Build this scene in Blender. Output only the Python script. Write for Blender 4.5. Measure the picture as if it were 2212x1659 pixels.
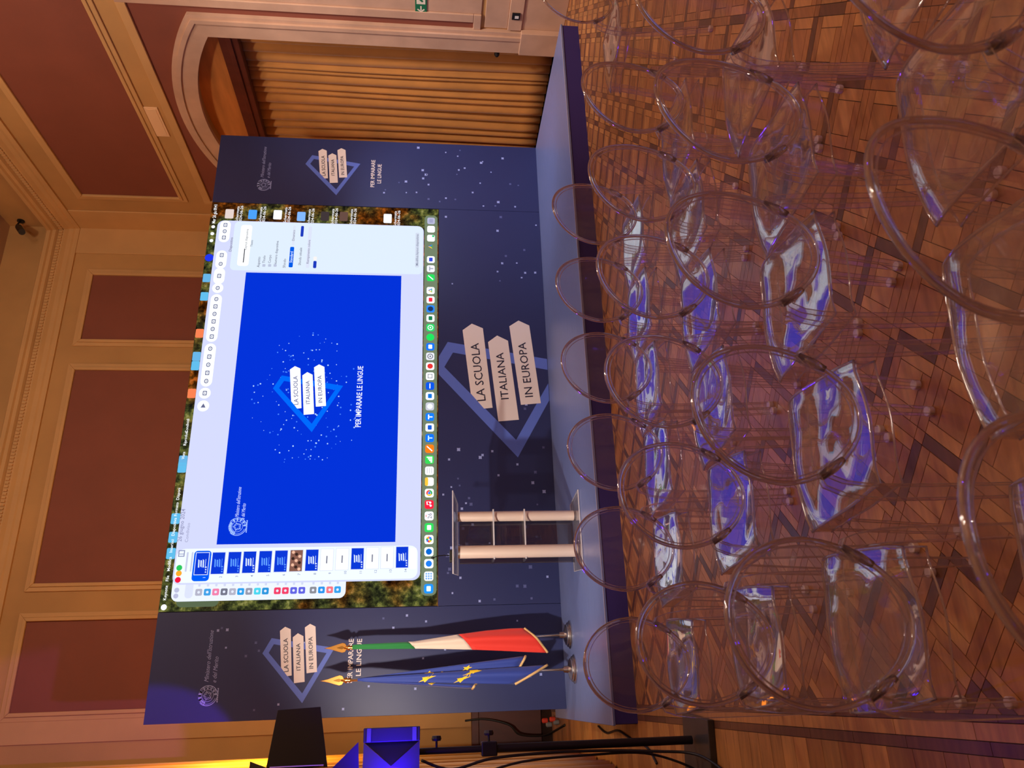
import bpy, bmesh, math, random
from mathutils import Vector, Matrix
random.seed(7)
for o in list(bpy.data.objects): bpy.data.objects.remove(o, do_unlink=True)
scene = bpy.context.scene
COL = scene.collection
pi = math.pi

# ------------------------------------------------------------------ camera (phone held sideways: picture lies on its side)
F, YAW, PITCH, ROLL, H = 1673.13, 0.3844, 0.1077, 0.0076, 1.43
def cam_axes():
    cy, sy, cp, sp, cr, sr = math.cos(YAW), math.sin(YAW), math.cos(PITCH), math.sin(PITCH), math.cos(ROLL), math.sin(ROLL)
    f0 = Vector((sy, cy, 0)); rt = Vector((cy, -sy, 0)); up = Vector((0, 0, 1))
    fwd = f0*cp - up*sp; up2 = up*cp + f0*sp
    return rt*cr + up2*sr, -(up2*cr - rt*sr), fwd          # right, down, forward
RT, DN, FW = cam_axes()
O = Vector((0, 0, H))
cam = bpy.data.cameras.new('camera'); camo = bpy.data.objects.new('camera', cam); COL.objects.link(camo)
m = Matrix.Identity(4)
for i in range(3):
    m[i][0] = DN[i]; m[i][1] = RT[i]; m[i][2] = -FW[i]; m[i][3] = O[i]
camo.matrix_world = m
cam.sensor_fit = 'HORIZONTAL'; cam.sensor_width = 36; cam.lens = F/2212*36; cam.clip_start = 0.02
cam.dof.use_dof = True; cam.dof.focus_distance = 5.0; cam.dof.aperture_fstop = 7.5
scene.camera = camo
def ray(x, y):
    u, v = 1659-y, x
    return RT*((u-829.5)/F) + DN*((v-1106)/F) + FW
def onY(px, Y): d = ray(*px); return O + d*(Y/d.y)
def onX(px, X): d = ray(*px); return O + d*(X/d.x)
def onZ(px, Z): d = ray(*px); return O + d*((Z-H)/d.z)

# ------------------------------------------------------------------ world, exposure, lights
w = bpy.data.worlds.new('world'); scene.world = w; w.use_nodes = True
w.node_tree.nodes['Background'].inputs[0].default_value = (0.02, 0.014, 0.01, 1)
w.node_tree.nodes['Background'].inputs[1].default_value = 1.0
vs = scene.view_settings
vs.view_transform = 'Standard'; vs.look = 'None'; vs.exposure = 0.0; vs.gamma = 1.0; vs.use_curve_mapping = False
try:
    c = scene.cycles
    c.transparent_max_bounces = 64; c.max_bounces = 14; c.transmission_bounces = 12; c.glossy_bounces = 5; c.diffuse_bounces = 4
    c.sample_clamp_indirect = 6.0
except Exception: pass
def light(name, kind, loc, energy, color, target=None, size=0.1, **kw):
    l = bpy.data.lights.new(name, kind); l.energy = energy; l.color = color
    if kind == 'AREA': l.shape = kw.get('shape', 'DISK'); l.size = size
    else: l.shadow_soft_size = size
    if kind == 'SPOT': l.spot_size = math.radians(kw.get('angle', 60)); l.spot_blend = kw.get('blend', .4)
    o = bpy.data.objects.new(name, l); COL.objects.link(o); o.location = loc
    if target is not None: o.rotation_euler = (Vector(target)-Vector(loc)).to_track_quat('-Z', 'Y').to_euler()
    return o
WARM = (1.0, .74, .46); NEUT = (1.0, .83, .68)
light('overhead_room_light', 'POINT', (3.2, 0.2, 6.5), 95, NEUT, None, .22)  # added points stand for unseen room lighting overhead; no chandeliers built
light('overhead_room_light', 'POINT', (3.2, 4.6, 6.5), 300, NEUT, None, .22)
light('overhead_room_light', 'POINT', (3.2, -2.8, 6.5), 200, NEUT, None, .22)
light('right_wall_fill', 'SPOT', (4.4, 2.4, 6.4), 1500, (1.0, .84, .76), (6.7, 6.0, 1.2), .25, angle=52, blend=.9)  # unseen spot added to brighten the lower right wall
light('curtain_lamp', 'AREA', (0.06, 8.25, 3.0), 75, (1.0, .48, .05), (-.55, 8.05, 3.0), .30)
light('corner_lamp', 'AREA', (2.0, 8.7, 1.0), 38, (1.0, .60, .24), (1.8, 10.4, 4.4), .5)
light('stage_light_beam_white', 'SPOT', (-.40, 4.46, 2.08), 330, (1.0, .86, .74), (1.2, 7.2, 1.0), .04, angle=80, blend=.7)
light('right_wing_fill', 'SPOT', (6.3, 4.3, 2.3), 170, (.62, .72, 1.0), (5.3, 7.4, .9), .06, angle=58, blend=.8)  # unseen bluish spot added to brighten the right wing's lower end
light('stage_light_spill', 'SPOT', (-.40, 4.30, 1.66), 700, (.40, .10, 1.0), (-.55, 10.4, 5.6), .03, angle=21, blend=.25)
light('stage_light_beam_blue', 'SPOT', (-.30, 4.06, 1.594), 130, (.10, .02, 1.0), (1.6, 2.5, .7), .085, angle=66, blend=.6)
light('rear_violet_fill', 'SPOT', (2.6, -1.5, 2.6), 80, (.50, .30, 1.0), (2.6, -4.5, 3.0), .1, angle=110, blend=.6)  # unseen light added so the chairs mirror a lilac rear wall
light('rear_blue_light', 'SPOT', (5.9, -1.6, 3.0), 90, (.12, .04, 1.0), (1.2, 1.6, .6), .08, angle=50, blend=.5)

# ------------------------------------------------------------------ materials
def lin(c):
    return tuple((x/12.92 if x <= .04045 else ((x+.055)/1.055)**2.4) for x in (v/255 for v in c[:3])) + (1,)
MC = {}; SCREEN = 1.22
def nodes(name):
    m = bpy.data.materials.new(name); m.use_nodes = True
    nt = m.node_tree; return m, nt, nt.nodes['Principled BSDF']
def pm(name, rgb, rough=.5, metal=0, spec=.5, noise=0, scale=20, bump=0, bscale=200, stretch=None, sheen=0):
    if name in MC: return MC[name]
    m, nt, b = nodes(name); N = nt.nodes; L = nt.links
    base = lin(rgb); b.inputs['Base Color'].default_value = base
    b.inputs['Roughness'].default_value = rough; b.inputs['Metallic'].default_value = metal
    b.inputs['Specular IOR Level'].default_value = spec
    if sheen: b.inputs['Sheen Weight'].default_value = sheen
    tc = N.new('ShaderNodeTexCoord'); mp = N.new('ShaderNodeMapping'); L.new(tc.outputs['Object'], mp.inputs['Vector'])
    if stretch: mp.inputs['Scale'].default_value = stretch
    if noise:
        t = N.new('ShaderNodeTexNoise'); t.inputs['Scale'].default_value = scale; t.inputs['Detail'].default_value = 5
        L.new(mp.outputs[0], t.inputs['Vector'])
        r = N.new('ShaderNodeValToRGB'); r.color_ramp.elements[0].position = .3; r.color_ramp.elements[1].position = .7
        r.color_ramp.elements[0].color = tuple(v*(1-noise) for v in base[:3])+(1,)
        r.color_ramp.elements[1].color = tuple(min(1, v*(1+noise)) for v in base[:3])+(1,)
        L.new(t.outputs['Fac'], r.inputs[0]); L.new(r.outputs[0], b.inputs['Base Color'])
    if bump:
        t2 = N.new('ShaderNodeTexNoise'); t2.inputs['Scale'].default_value = bscale; t2.inputs['Detail'].default_value = 3
        L.new(mp.outputs[0], t2.inputs['Vector'])
        bp = N.new('ShaderNodeBump'); bp.inputs['Strength'].default_value = bump; bp.inputs['Distance'].default_value = .004
        L.new(t2.outputs['Fac'], bp.inputs['Height']); L.new(bp.outputs[0], b.inputs['Normal'])
    MC[name] = m; return m
def em(rgb, k=1.0):
    key = ('em', tuple(rgb), k)
    if key in MC: return MC[key]
    m = bpy.data.materials.new('lit_pixel_%02x%02x%02x' % tuple(int(v) for v in rgb)); m.use_nodes = True
    nt = m.node_tree; nt.nodes.clear()
    e = nt.nodes.new('ShaderNodeEmission'); o = nt.nodes.new('ShaderNodeOutputMaterial')
    e.inputs[0].default_value = lin(rgb); e.inputs[1].default_value = k*SCREEN
    nt.links.new(e.outputs[0], o.inputs[0]); MC[key] = m; return m
def thin_clear(name, tint=(1, 1, 1), rough=.0, f0=.045, wave=0, wscale=9, haze=0, pw=4.0):
    """clear plastic sheet: straight-through transmission plus a mirror reflection growing towards grazing view"""
    if name in MC: return MC[name]
    m = bpy.data.materials.new(name); m.use_nodes = True; nt = m.node_tree; N = nt.nodes; L = nt.links; N.clear()
    out = N.new('ShaderNodeOutputMaterial'); mix = N.new('ShaderNodeMixShader'); tr = N.new('ShaderNodeBsdfTransparent'); gl = N.new('ShaderNodeBsdfGlossy')
    tr.inputs[0].default_value = (*tint, 1); gl.inputs['Roughness'].default_value = rough
    lw = N.new('ShaderNodeLayerWeight'); lw.inputs['Blend'].default_value = .5
    p = N.new('ShaderNodeMath'); p.operation = 'POWER'; p.inputs[1].default_value = pw
    a = N.new('ShaderNodeMath'); a.operation = 'MULTIPLY_ADD'; a.inputs[1].default_value = .92; a.inputs[2].default_value = f0
    L.new(lw.outputs['Facing'], p.inputs[0]); L.new(p.outputs[0], a.inputs[0]); a.use_clamp = True
    L.new(a.outputs[0], mix.inputs[0]); L.new(tr.outputs[0], mix.inputs[1]); L.new(gl.outputs[0], mix.inputs[2]); L.new(mix.outputs[0], out.inputs[0])
    if haze:                                                          # pale diffuse share: scratch scatter plus a stand-in veil of reflected light
        df = N.new('ShaderNodeBsdfDiffuse'); df.inputs[0].default_value = (.9, .88, .92, 1); m2 = N.new('ShaderNodeMixShader'); m2.inputs[0].default_value = haze
        L.new(mix.outputs[0], m2.inputs[1]); L.new(df.outputs[0], m2.inputs[2]); L.new(m2.outputs[0], out.inputs[0])
    if wave:
        tc = N.new('ShaderNodeTexCoord'); t = N.new('ShaderNodeTexNoise'); t.inputs['Scale'].default_value = wscale; t.inputs['Detail'].default_value = 1
        L.new(tc.outputs['Object'], t.inputs['Vector']); bp = N.new('ShaderNodeBump'); bp.inputs['Strength'].default_value = wave; bp.inputs['Distance'].default_value = .02
        L.new(t.outputs['Fac'], bp.inputs['Height']); L.new(bp.outputs[0], gl.inputs['Normal'])
    MC[name] = m; return m
def solid_clear(name, tint=(.84, .82, .86), rough=.0, haze=.04, thin=0, coat=.13):
    """solid clear plastic: refraction, a little surface scatter, part of the light going straight through"""
    if name in MC: return MC[name]
    m = bpy.data.materials.new(name); m.use_nodes = True; nt = m.node_tree; N = nt.nodes; L = nt.links; N.clear()
    g = N.new('ShaderNodeBsdfGlass'); g.inputs['IOR'].default_value = 1.58; g.inputs['Roughness'].default_value = rough; g.inputs[0].default_value = (*tint, 1)
    o = N.new('ShaderNodeOutputMaterial'); cur = g.outputs[0]
    gg = N.new('ShaderNodeBsdfGlossy'); gg.inputs['Roughness'].default_value = .05; mg = N.new('ShaderNodeMixShader'); mg.inputs[0].default_value = coat
    L.new(cur, mg.inputs[1]); L.new(gg.outputs[0], mg.inputs[2]); cur = mg.outputs[0]
    if thin:
        tr = N.new('ShaderNodeBsdfTransparent'); tr.inputs[0].default_value = (.98, .965, .97, 1); mx = N.new('ShaderNodeMixShader'); mx.inputs[0].default_value = thin
        L.new(cur, mx.inputs[1]); L.new(tr.outputs[0], mx.inputs[2]); cur = mx.outputs[0]
    df = N.new('ShaderNodeBsdfDiffuse'); df.inputs[0].default_value = (.9, .88, .92, 1); m2 = N.new('ShaderNodeMixShader'); m2.inputs[0].default_value = haze
    L.new(cur, m2.inputs[1]); L.new(df.outputs[0], m2.inputs[2]); L.new(m2.outputs[0], o.inputs[0]); MC[name] = m; return m

M_TAN = pm('ochre_plaster', (188, 144, 88), .8, noise=.10, scale=1.2, bump=.15, bscale=60)
M_TAN2 = pm('light_ochre_moulding', (202, 158, 102), .7, noise=.06, scale=2)
M_MAR = pm('maroon_panel_paint', (132, 72, 54), .75, noise=.05, scale=2)
M_STONE = pm('pinkish_stone_trim', (196, 160, 134), .65, noise=.12, scale=3)
M_CEIL = pm('ceiling_paint', (176, 138, 108), .9, noise=.05, scale=1)
M_DARKWOOD = pm('dark_red_wood', (92, 40, 26), .45, noise=.25, scale=6, stretch=(1, 1, .1))
M_WOODP = pm('orange_veneer', (190, 120, 60), .5, noise=.2, scale=5, stretch=(1, .3, 2))
M_CURT = pm('gold_brown_curtain', (182, 124, 58), .85, noise=.12, scale=3, bump=.2, bscale=300, sheen=.3)
M_NAVY = pm('navy_print', (44, 52, 98), .42, spec=.35, noise=.06, scale=.8)
M_NAVYL = pm('blue_print_line', (92, 116, 208), .42, spec=.35)
M_TAGP = pm('white_print', (232, 222, 220), .5)
M_INK = pm('dark_ink', (30, 32, 60), .5)
M_STARP = pm('pale_blue_print', (150, 165, 225), .5)
M_STARD = pm('dim_blue_print', (84, 94, 150), .5)
M_DECK = pm('blue_vinyl_deck', (104, 120, 172), .33, spec=.8, noise=.10, scale=30, bump=.35, bscale=90, stretch=(.25, 2.5, 1))  # base lightened to carry the bluish sheen of the screen's reflection
M_SKIRT = pm('navy_skirt', (52, 42, 104), .6, spec=.3)
M_BLACK = pm('black_metal', (22, 21, 25), .45, metal=.3)
M_BLKPL = pm('black_plastic', (16, 16, 18), .5)
M_CHROME = pm('brushed_metal', (205, 200, 198), .25, metal=1)
M_GOLD = pm('polished_brass', (226, 172, 92), .25, metal=1)
M_CLEAR = thin_clear('clear_polycarbonate', (.975, .965, .97), .012, .07, wave=.32, wscale=8, haze=.026, pw=2.4)
M_CLEARB = thin_clear('clear_polycarbonate_back', (.975, .965, .97), .01, .04, wave=.15, wscale=6, haze=.02)
M_CLEARL = thin_clear('clear_polycarbonate_leg', (.965, .95, .955), .02, .08, haze=.03)
M_EDGE = solid_clear('clear_polycarbonate_edge')
M_LEDGE = solid_clear('clear_polycarbonate_leg_edge', (.96, .94, .95), haze=.10, coat=.2)
M_ACR = thin_clear('acrylic_sheet', (.95, .94, .94), .01, .08, haze=.05)
M_ACRT = thin_clear('smoked_acrylic_sheet', (.62, .60, .58), .02, .10)
M_CUT = solid_clear('acrylic_cut_edge', (.97, .96, .97), haze=.5, coat=.2)  # strong pale scatter stands in for white highlights along the edges
M_FOOT = pm('milky_foot_cap', (214, 196, 184), .4)

# ------------------------------------------------------------------ mesh helpers
class MB:
    def __init__(s): s.v = []; s.f = []; s.mi = []
    def add(s, v, f, mi=0):
        k = len(s.v); s.v += [tuple(p) for p in v]; s.f += [tuple(i+k for i in q) for q in f]; s.mi += [mi]*len(f)
    def box(s, a, b, mi=0, M=None):
        (x0, y0, z0), (x1, y1, z1) = a, b
        v = [Vector(p) for p in ((x0,y0,z0),(x1,y0,z0),(x1,y1,z0),(x0,y1,z0),(x0,y0,z1),(x1,y0,z1),(x1,y1,z1),(x0,y1,z1))]
        if M is not None: v = [M @ p for p in v]
        s.add(v, [(3,2,1,0),(4,5,6,7),(0,1,5,4),(1,2,6,5),(2,3,7,6),(3,0,4,7)], mi)
    def prism(s, pts, vec, mi=0):
        n = len(pts); vec = Vector(vec); p = [Vector(q) for q in pts]
        nrm = Vector((0, 0, 0))
        for i in range(n): nrm += p[i].cross(p[(i+1) % n])
        if nrm.dot(vec) > 0: p.reverse()
        v = p + [q+vec for q in p]
        f = [tuple(range(n)), tuple(range(2*n-1, n-1, -1))] + [(i, i+n, (i+1) % n+n, (i+1) % n) for i in range(n)]
        s.add(v, f, mi)
    def flat(s, pts, mi=0): s.add(pts, [tuple(range(len(pts)))], mi)
    def tube(s, path, r, seg=8, mi=0, closed=False, flat=1.0):
        path = [Vector(p) for p in path]; n = len(path); k = len(s.v)
        up = None; vs_ = []
        for i, p in enumerate(path):
            if closed: t = path[(i+1) % n]-path[i-1]
            else: t = path[min(i+1, n-1)]-path[max(i-1, 0)]
            t.normalize()
            if up is None:
                a = Vector((0, 0, 1)) if abs(t.z) < .9 else Vector((0, 1, 0))
                up = (a-t*a.dot(t)).normalized()
            else: up = (up-t*up.dot(t)).normalized()
            sd = t.cross(up); rr = r[i] if isinstance(r, (list, tuple)) else r
            for j in range(seg):
                an = 2*pi*j/seg; vs_.append(p+up*math.cos(an)*rr+sd*math.sin(an)*rr*flat)
        f = []
        for i in range(n if closed else n-1):
            i2 = (i+1) % n
            for j in range(seg): f.append((i*seg+j, i*seg+(j+1) % seg, i2*seg+(j+1) % seg, i2*seg+j))
        if not closed: f += [tuple(range(seg-1, -1, -1)), tuple(range((n-1)*seg, n*seg))]
        s.add(vs_, f, mi)
    def sweep(s, path, secs, mi=0):
        """rectangular section (half-width along a, half-depth along b) swept on a path; secs: (a_vec,b_vec) per point"""
        vs_ = []; n = len(path)
        for p, (a, b) in zip(path, secs):
            p = Vector(p); a = Vector(a); b = Vector(b)
            vs_ += [p-a-b, p+a-b, p+a+b, p-a+b]
        f = [(3,2,1,0), tuple(range(4*n-4, 4*n))]
        for i in range(n-1):
            for j in range(4): f.append((4*i+j, 4*i+(j+1) % 4, 4*i+4+(j+1) % 4, 4*i+4+j))
        s.add(vs_, f, mi)
    def lathe(s, prof, c, seg=20, mi=0, axis='Z'):
        c = Vector(c); vs_ = []; n = len(prof)
        for r, z in prof:
            for j in range(seg):
                a = 2*pi*j/seg; q = (r*math.cos(a), r*math.sin(a), z)
                if axis == 'Y': q = (q[0], q[2], q[1])
                if axis == 'X': q = (q[2], q[0], q[1])
                vs_.append(c+Vector(q))
        f = [(i*seg+j, i*seg+(j+1) % seg, (i+1)*seg+(j+1) % seg, (i+1)*seg+j) for i in range(n-1) for j in range(seg)]
        f += [tuple(range(seg-1, -1, -1)), tuple(range((n-1)*seg, n*seg))]
        s.add(vs_, f, mi)
    def grid(s, fn, nu, nv, mi=0):
        vs_ = [fn(i/nu, j/nv) for j in range(nv+1) for i in range(nu+1)]
        s.add(vs_, [(j*(nu+1)+i, j*(nu+1)+i+1, (j+1)*(nu+1)+i+1, (j+1)*(nu+1)+i) for j in range(nv) for i in range(nu)], mi)
    def build(s, name, mats, parent=None, smooth=False, bevel=0, base=None, autosmooth=None):
        me = bpy.data.meshes.new(name)
        b = Vector(base) if base is not None else Vector((0, 0, 0))
        me.from_pydata([tuple(Vector(v)-b) for v in s.v], [], s.f)
        mats = mats if isinstance(mats, (list, tuple)) else [mats]
        for m_ in mats: me.materials.append(m_)
        me.polygons.foreach_set('material_index', s.mi)
        bm = bmesh.new(); bm.from_mesh(me); bmesh.ops.recalc_face_normals(bm, faces=bm.faces) if not getattr(s, 'keep', False) else None
        bm.to_mesh(me); bm.free()
        if smooth:
            me.polygons.foreach_set('use_smooth', [True]*len(me.polygons))
            if autosmooth:
                me.set_sharp_from_angle(angle=math.radians(autosmooth))
        me.update()
        o = bpy.data.objects.new(name, me); COL.objects.link(o); o.location = b
        if parent is not None:
            o.parent = parent
            o.location = b - parent_world(parent)
        if bevel:
            md = o.modifiers.new('bevel', 'BEVEL'); md.width = bevel; md.segments = 2; md.limit_method = 'ANGLE'
        return o
def parent_world(p):
    v = Vector((0, 0, 0))
    while p is not None: v += p.location; p = p.parent
    return v
def empty(name, loc=(0, 0, 0)):
    o = bpy.data.objects.new(name, None); COL.objects.link(o); o.location = loc; o.empty_display_size = .1; return o
def tag(o, label=None, cat=None, group=None, kind=None):
    if label: o['label'] = label
    if cat: o['category'] = cat
    if group: o['group'] = group
    if kind: o['kind'] = kind
    return o
def text_shapes(s, size, shear=0, bold=0, align='CENTER', width=None):
    cu = bpy.data.curves.new('lettering', 'FONT'); cu.body = s; cu.size = size; cu.shear = shear; cu.offset = bold*size
    cu.align_x = align; cu.align_y = 'CENTER'; cu.resolution_u = 2; cu.fill_mode = 'FRONT'
    o = bpy.data.objects.new('lettering', cu); COL.objects.link(o)
    dg = bpy.context.evaluated_depsgraph_get(); me = bpy.data.meshes.new_from_object(o.evaluated_get(dg))
    v = [p.co.copy() for p in me.vertices]; f = [tuple(p.vertices) for p in me.polygons]
    bpy.data.objects.remove(o, do_unlink=True); bpy.data.curves.remove(cu); bpy.data.meshes.remove(me)
    if v and width:
        x0 = min(p.x for p in v); x1 = max(p.x for p in v); k = width/max(1e-6, x1-x0)
        for p in v: p.x *= k
    return v, f
def text_on_wall(mb, s, x, y, z, size, ang=0, shear=0, bold=0, mi=0, width=None, align='CENTER', scale=1, face='-Y'):
    """lettering on a vertical face; x,z is the middle, ang in radians in that face"""
    v, f = text_shapes(s, size, shear, bold, align, width)
    ca, sa = math.cos(ang), math.sin(ang); out = []
    for p in v:
        a, b = (p.x*ca-p.y*sa)*scale, (p.x*sa+p.y*ca)*scale
        out.append((x+a, y, z+b) if face == '-Y' else (x, y-a, z+b))
    mb.add(out, f, mi)
def text_width(s, size): 
    v, f = text_shapes(s, size); return max(p.x for p in v)-min(p.x for p in v)

# ------------------------------------------------------------------ room
XR, XL, YB, YFR, ZC = 6.69, -0.62, 10.45, -4.5, 7.6
YS, ZS = 7.4419, 0.1754          # backdrop face, stage height
# --- floor with inlaid parquet
fl = MB(); fl.box((XL-.1, YFR-.1, -.06), (XR+.5, YB+.1, -.004))
floor = fl.build('floor', pm('dark_floor_joint', (42, 24, 14), .7)); tag(floor, kind='structure')
def wood(name, rgb, rough=.34):
    if name in MC: return MC[name]
    m, nt, b = nodes(name); N = nt.nodes; L = nt.links
    oi = N.new('ShaderNodeObjectInfo'); tc = N.new('ShaderNodeTexCoord'); mp = N.new('ShaderNodeMapping')
    L.new(tc.outputs['Object'], mp.inputs['Vector']); mp.inputs['Rotation'].default_value = (0, 0, pi/4); mp.inputs['Scale'].default_value = (2, 14, 14)
    t = N.new('ShaderNodeTexNoise'); t.inputs['Scale'].default_value = 3; t.inputs['Detail'].default_value = 6; L.new(mp.outputs[0], t.inputs['Vector'])
    geo = N.new('ShaderNodeNewGeometry')
    r = N.new('ShaderNodeValToRGB'); base = lin(rgb)
    r.color_ramp.elements[0].position = .25; r.color_ramp.elements[1].position = .75
    r.color_ramp.elements[0].color = tuple(v*.68 for v in base[:3])+(1,); r.color_ramp.elements[1].color = tuple(min(1, v*1.25) for v in base[:3])+(1,)
    mx = N.new('ShaderNodeMath'); mx.operation = 'MULTIPLY_ADD'; mx.inputs[1].default_value = .45; L.new(geo.outputs['Random Per Island'], mx.inputs[0])
    sb = N.new('ShaderNodeMath'); sb.operation = 'SUBTRACT'; sb.inputs[1].default_value = .2; L.new(t.outputs['Fac'], sb.inputs[0]); L.new(sb.outputs[0], mx.inputs[2])
    L.new(mx.outputs[0], r.inputs[0]); L.new(r.outputs[0], b.inputs['Base Color'])
    b.inputs['Roughness'].default_value = rough; b.inputs['Specular IOR Level'].default_value = .4
    MC[name] = m; return m
W_L = wood('light_oak_block', (170, 117, 66)); W_M = wood('red_oak_block', (152, 99, 56)); W_D = wood('dark_walnut_block', (98, 62, 42))
WM = [W_L, W_M, W_D]
def clip(poly, axis, lim, keep_less):
    out = []; n = len(poly)
    for i in range(n):
        a, b = poly[i], poly[(i+1) % n]
        ia = (a[axis] <= lim) == keep_less; ib = (b[axis] <= lim) == keep_less
        if ia: out.append(a)
        if ia != ib:
            t = (lim-a[axis])/(b[axis]-a[axis]); out.append((a[0]+(b[0]-a[0])*t, a[1]+(b[1]-a[1])*t))
    return out
CELL, BW, RW = .235, .040, .040
Q = 2**-.5
def st2xy(s, t): return ((s-t)*Q, (s+t)*Q)
pieces = []
XB0, XB1, YB0, YB1 = -.085, XR, -1.2, YB
def rectst(s0, t0, s1, t1, mi):
    g = .0012
    p = [st2xy(a, b) for a, b in ((s0+g, t0+g), (s1-g, t0+g), (s1-g, t1-g), (s0+g, t1-g))]
    for ax, lim, less in ((0, XB0, False), (0, XB1, True), (1, YB0, False), (1, YB1, True)):
        if p: p = clip(p, ax, lim, less)
    if len(p) >= 3: pieces.append((p, mi))
for i in range(-8, 56):
    for j in range(-32, 46):
        s0, t0 = i*CELL, j*CELL; cx, cy = st2xy(s0+CELL/2, t0+CELL/2)
        if cx < XB0-.3 or cx > XB1+.3 or cy < YB0-.3 or cy > YB1+.3: continue
        if 5.9 < cy and -.1 < cx < 5.8: continue                      # under the platform
        s1, t1 = s0+CELL, t0+CELL; a0, b0 = s0+BW, t0+BW
        k_ = (i+j) % 2; rectst(s0, t0, a0, b0, 1); rectst(a0, t0, s1, b0, 2 if k_ else 1); rectst(s0, b0, a0, t1, 1 if k_ and cy < 4.2 else 2)
        rectst(a0, b0, s1-RW, b0+RW, 0); rectst(s1-RW, b0, s1, t1-RW, 1); rectst(a0+RW, t1-RW, s1, t1, 0); rectst(a0, b0+RW, a0+RW, t1, 1)
        rectst(a0+RW, b0+RW, s1-RW, t1-RW, 0 if (i+j) % 2 else 1)
def rectxy(x0, y0, x1, y1, mi):
    g = .0012; pieces.append(([(x0+g, y0+g), (x1-g, y0+g), (x1-g, y1-g), (x0+g, y1-g)], mi))
y = YB0
while y < 9.5:                                                        # straight border along the left wall
    L_ = random.uniform(.30, .48); rectxy(-.105, y, XB0, y+L_, 2); rectxy(-.150, y+.1, -.105, y+L_+.1, 0); rectxy(-.185, y+.05, -.150, y+L_+.05, 2); y += L_
y = YB0
while y < 9.5:
    L_ = random.uniform(.10, .17); rectxy(XL, y, -.185, y+L_, random.choice((0, 0, 1))); y += L_
def seen_area(p):
    q = []
    for x_, y_ in p:
        d = Vector((x_, y_, 0))-O; zc = d.dot(FW)
        if zc < .2: return -1
        u, v = d.dot(RT)/zc*F+829.5, d.dot(DN)/zc*F+1106
        q.append((u, v))
    cu, cv = sum(a for a, b in q)/len(q), sum(b for a, b in q)/len(q)
    if not (0 < cu < 1659 and 0 < cv < 2212): return -1
    return abs(sum(q[i][0]*q[(i+1) % len(q)][1]-q[(i+1) % len(q)][0]*q[i][1] for i in range(len(q))))/2
pieces.sort(key=lambda t: -seen_area(t[0]))
def add_block(mb, p, mi): mb.prism([(a, b, -.0045) for a, b in p], (0, 0, .0045), mi)
for p, mi in pieces[:295]:
    mb = MB(); add_block(mb, p, 0); cx = sum(a for a, b in p)/len(p); cy = sum(b for a, b in p)/len(p)
    mb.build('parquet_block', WM[mi], floor, base=None)
mb = MB()
for p, mi in pieces[295:]: add_block(mb, p, mi)
rest = mb.build('parquet_blocks', WM, floor); tag(rest, kind='stuff')

# --- right wall with arched opening
YC, RO, RI, HO, HI = 7.85, 2.74, 2.47, 1.55, 1.28
ZA = 1.69
def arch(R, Y): return ZA+math.sqrt(max(0, R*R-(Y-YC)**2))
wr = MB()
def wprism(mb, pts, x0, x1, mi=0): mb.prism([(x0, a, b) for a, b in pts], (x1-x0, 0, 0), mi)
def arch_wall(mb, x0, x1):
    wprism(mb, [(YFR, 0), (YC-HI, 0), (YC-HI, ZC), (YFR, ZC)], x0, x1); wprism(mb, [(YC+HI, 0), (YB, 0), (YB, ZC), (YC+HI, ZC)], x0, x1)
    n = 28
    for i in range(n):
        a, b = YC-HI+2*HI*i/n, YC-HI+2*HI*(i+1)/n
        wprism(mb, [(a, arch(RI, a)), (b, arch(RI, b)), (b, ZC), (a, ZC)], x0, x1)
arch_wall(wr, XR, XR+.28)
wall_right = wr.build('wall_right', M_TAN); tag(wall_right, kind='structure')
def strip(name, mat, parent, rects, plane, depth, axis='X', bevel=.006):
    mb = MB()
    for (a0, b0, a1, b1) in rects:
        if axis == 'X': mb.box((min(plane, plane+depth), a0, b0), (max(plane, plane+depth), a1, b1))
        else: mb.box((a0, min(plane, plane+depth), b0), (a1, max(plane, plane+depth), b1))
    return mb.build(name, mat, parent, bevel=bevel)
def frame_pts(mb, a0, b0, a1, b1, w_, fn, depth_vec):
    for q in ([(a0-w_, b0-w_), (a1+w_, b0-w_), (a1, b0), (a0, b0)], [(a1+w_, b0-w_), (a1+w_, b1+w_), (a1, b1), (a1, b0)],
              [(a1+w_, b1+w_), (a0-w_, b1+w_), (a0, b1), (a1, b1)], [(a0-w_, b1+w_), (a0-w_, b0-w_), (a0, b0), (a0, b1)]):
        mb.prism([fn(*p) for p in q], depth_vec)
def wall_panel(parent, a0, b0, a1, b1, fn, n, w_=.10):
    nv = Vector(n)
    mb = MB(); mb.prism([fn(*p) for p in ((a0, b0), (a1, b0), (a1, b1), (a0, b1))], nv*.004); mb.build('wall_panel', M_MAR, parent)
    mb = MB(); frame_pts(mb, a0, b0, a1, b1, w_*.45, fn, nv*.035); f1 = mb.build('panel_moulding', M_TAN2, parent, bevel=.008)
    mb = MB(); frame_pts(mb, a0-w_*.45, b0-w_*.45, a1+w_*.45, b1+w_*.45, w_*.55, fn, nv*.02); mb.build('panel_moulding', M_TAN2, parent, bevel=.006)
fR = lambda a, b: (XR, a, b); fB = lambda a, b: (a, YB, b)
wall_panel(wall_right, 6.12, 4.95, 9.58, 6.25, fR, (-1, 0, 0))
wall_panel(wall_right, 2.0, 4.95, 5.5, 6.25, fR, (-1, 0, 0))
wall_panel(wall_right, 2.0, .98, 5.5, 4.53, fR, (-1, 0, 0))
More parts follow.
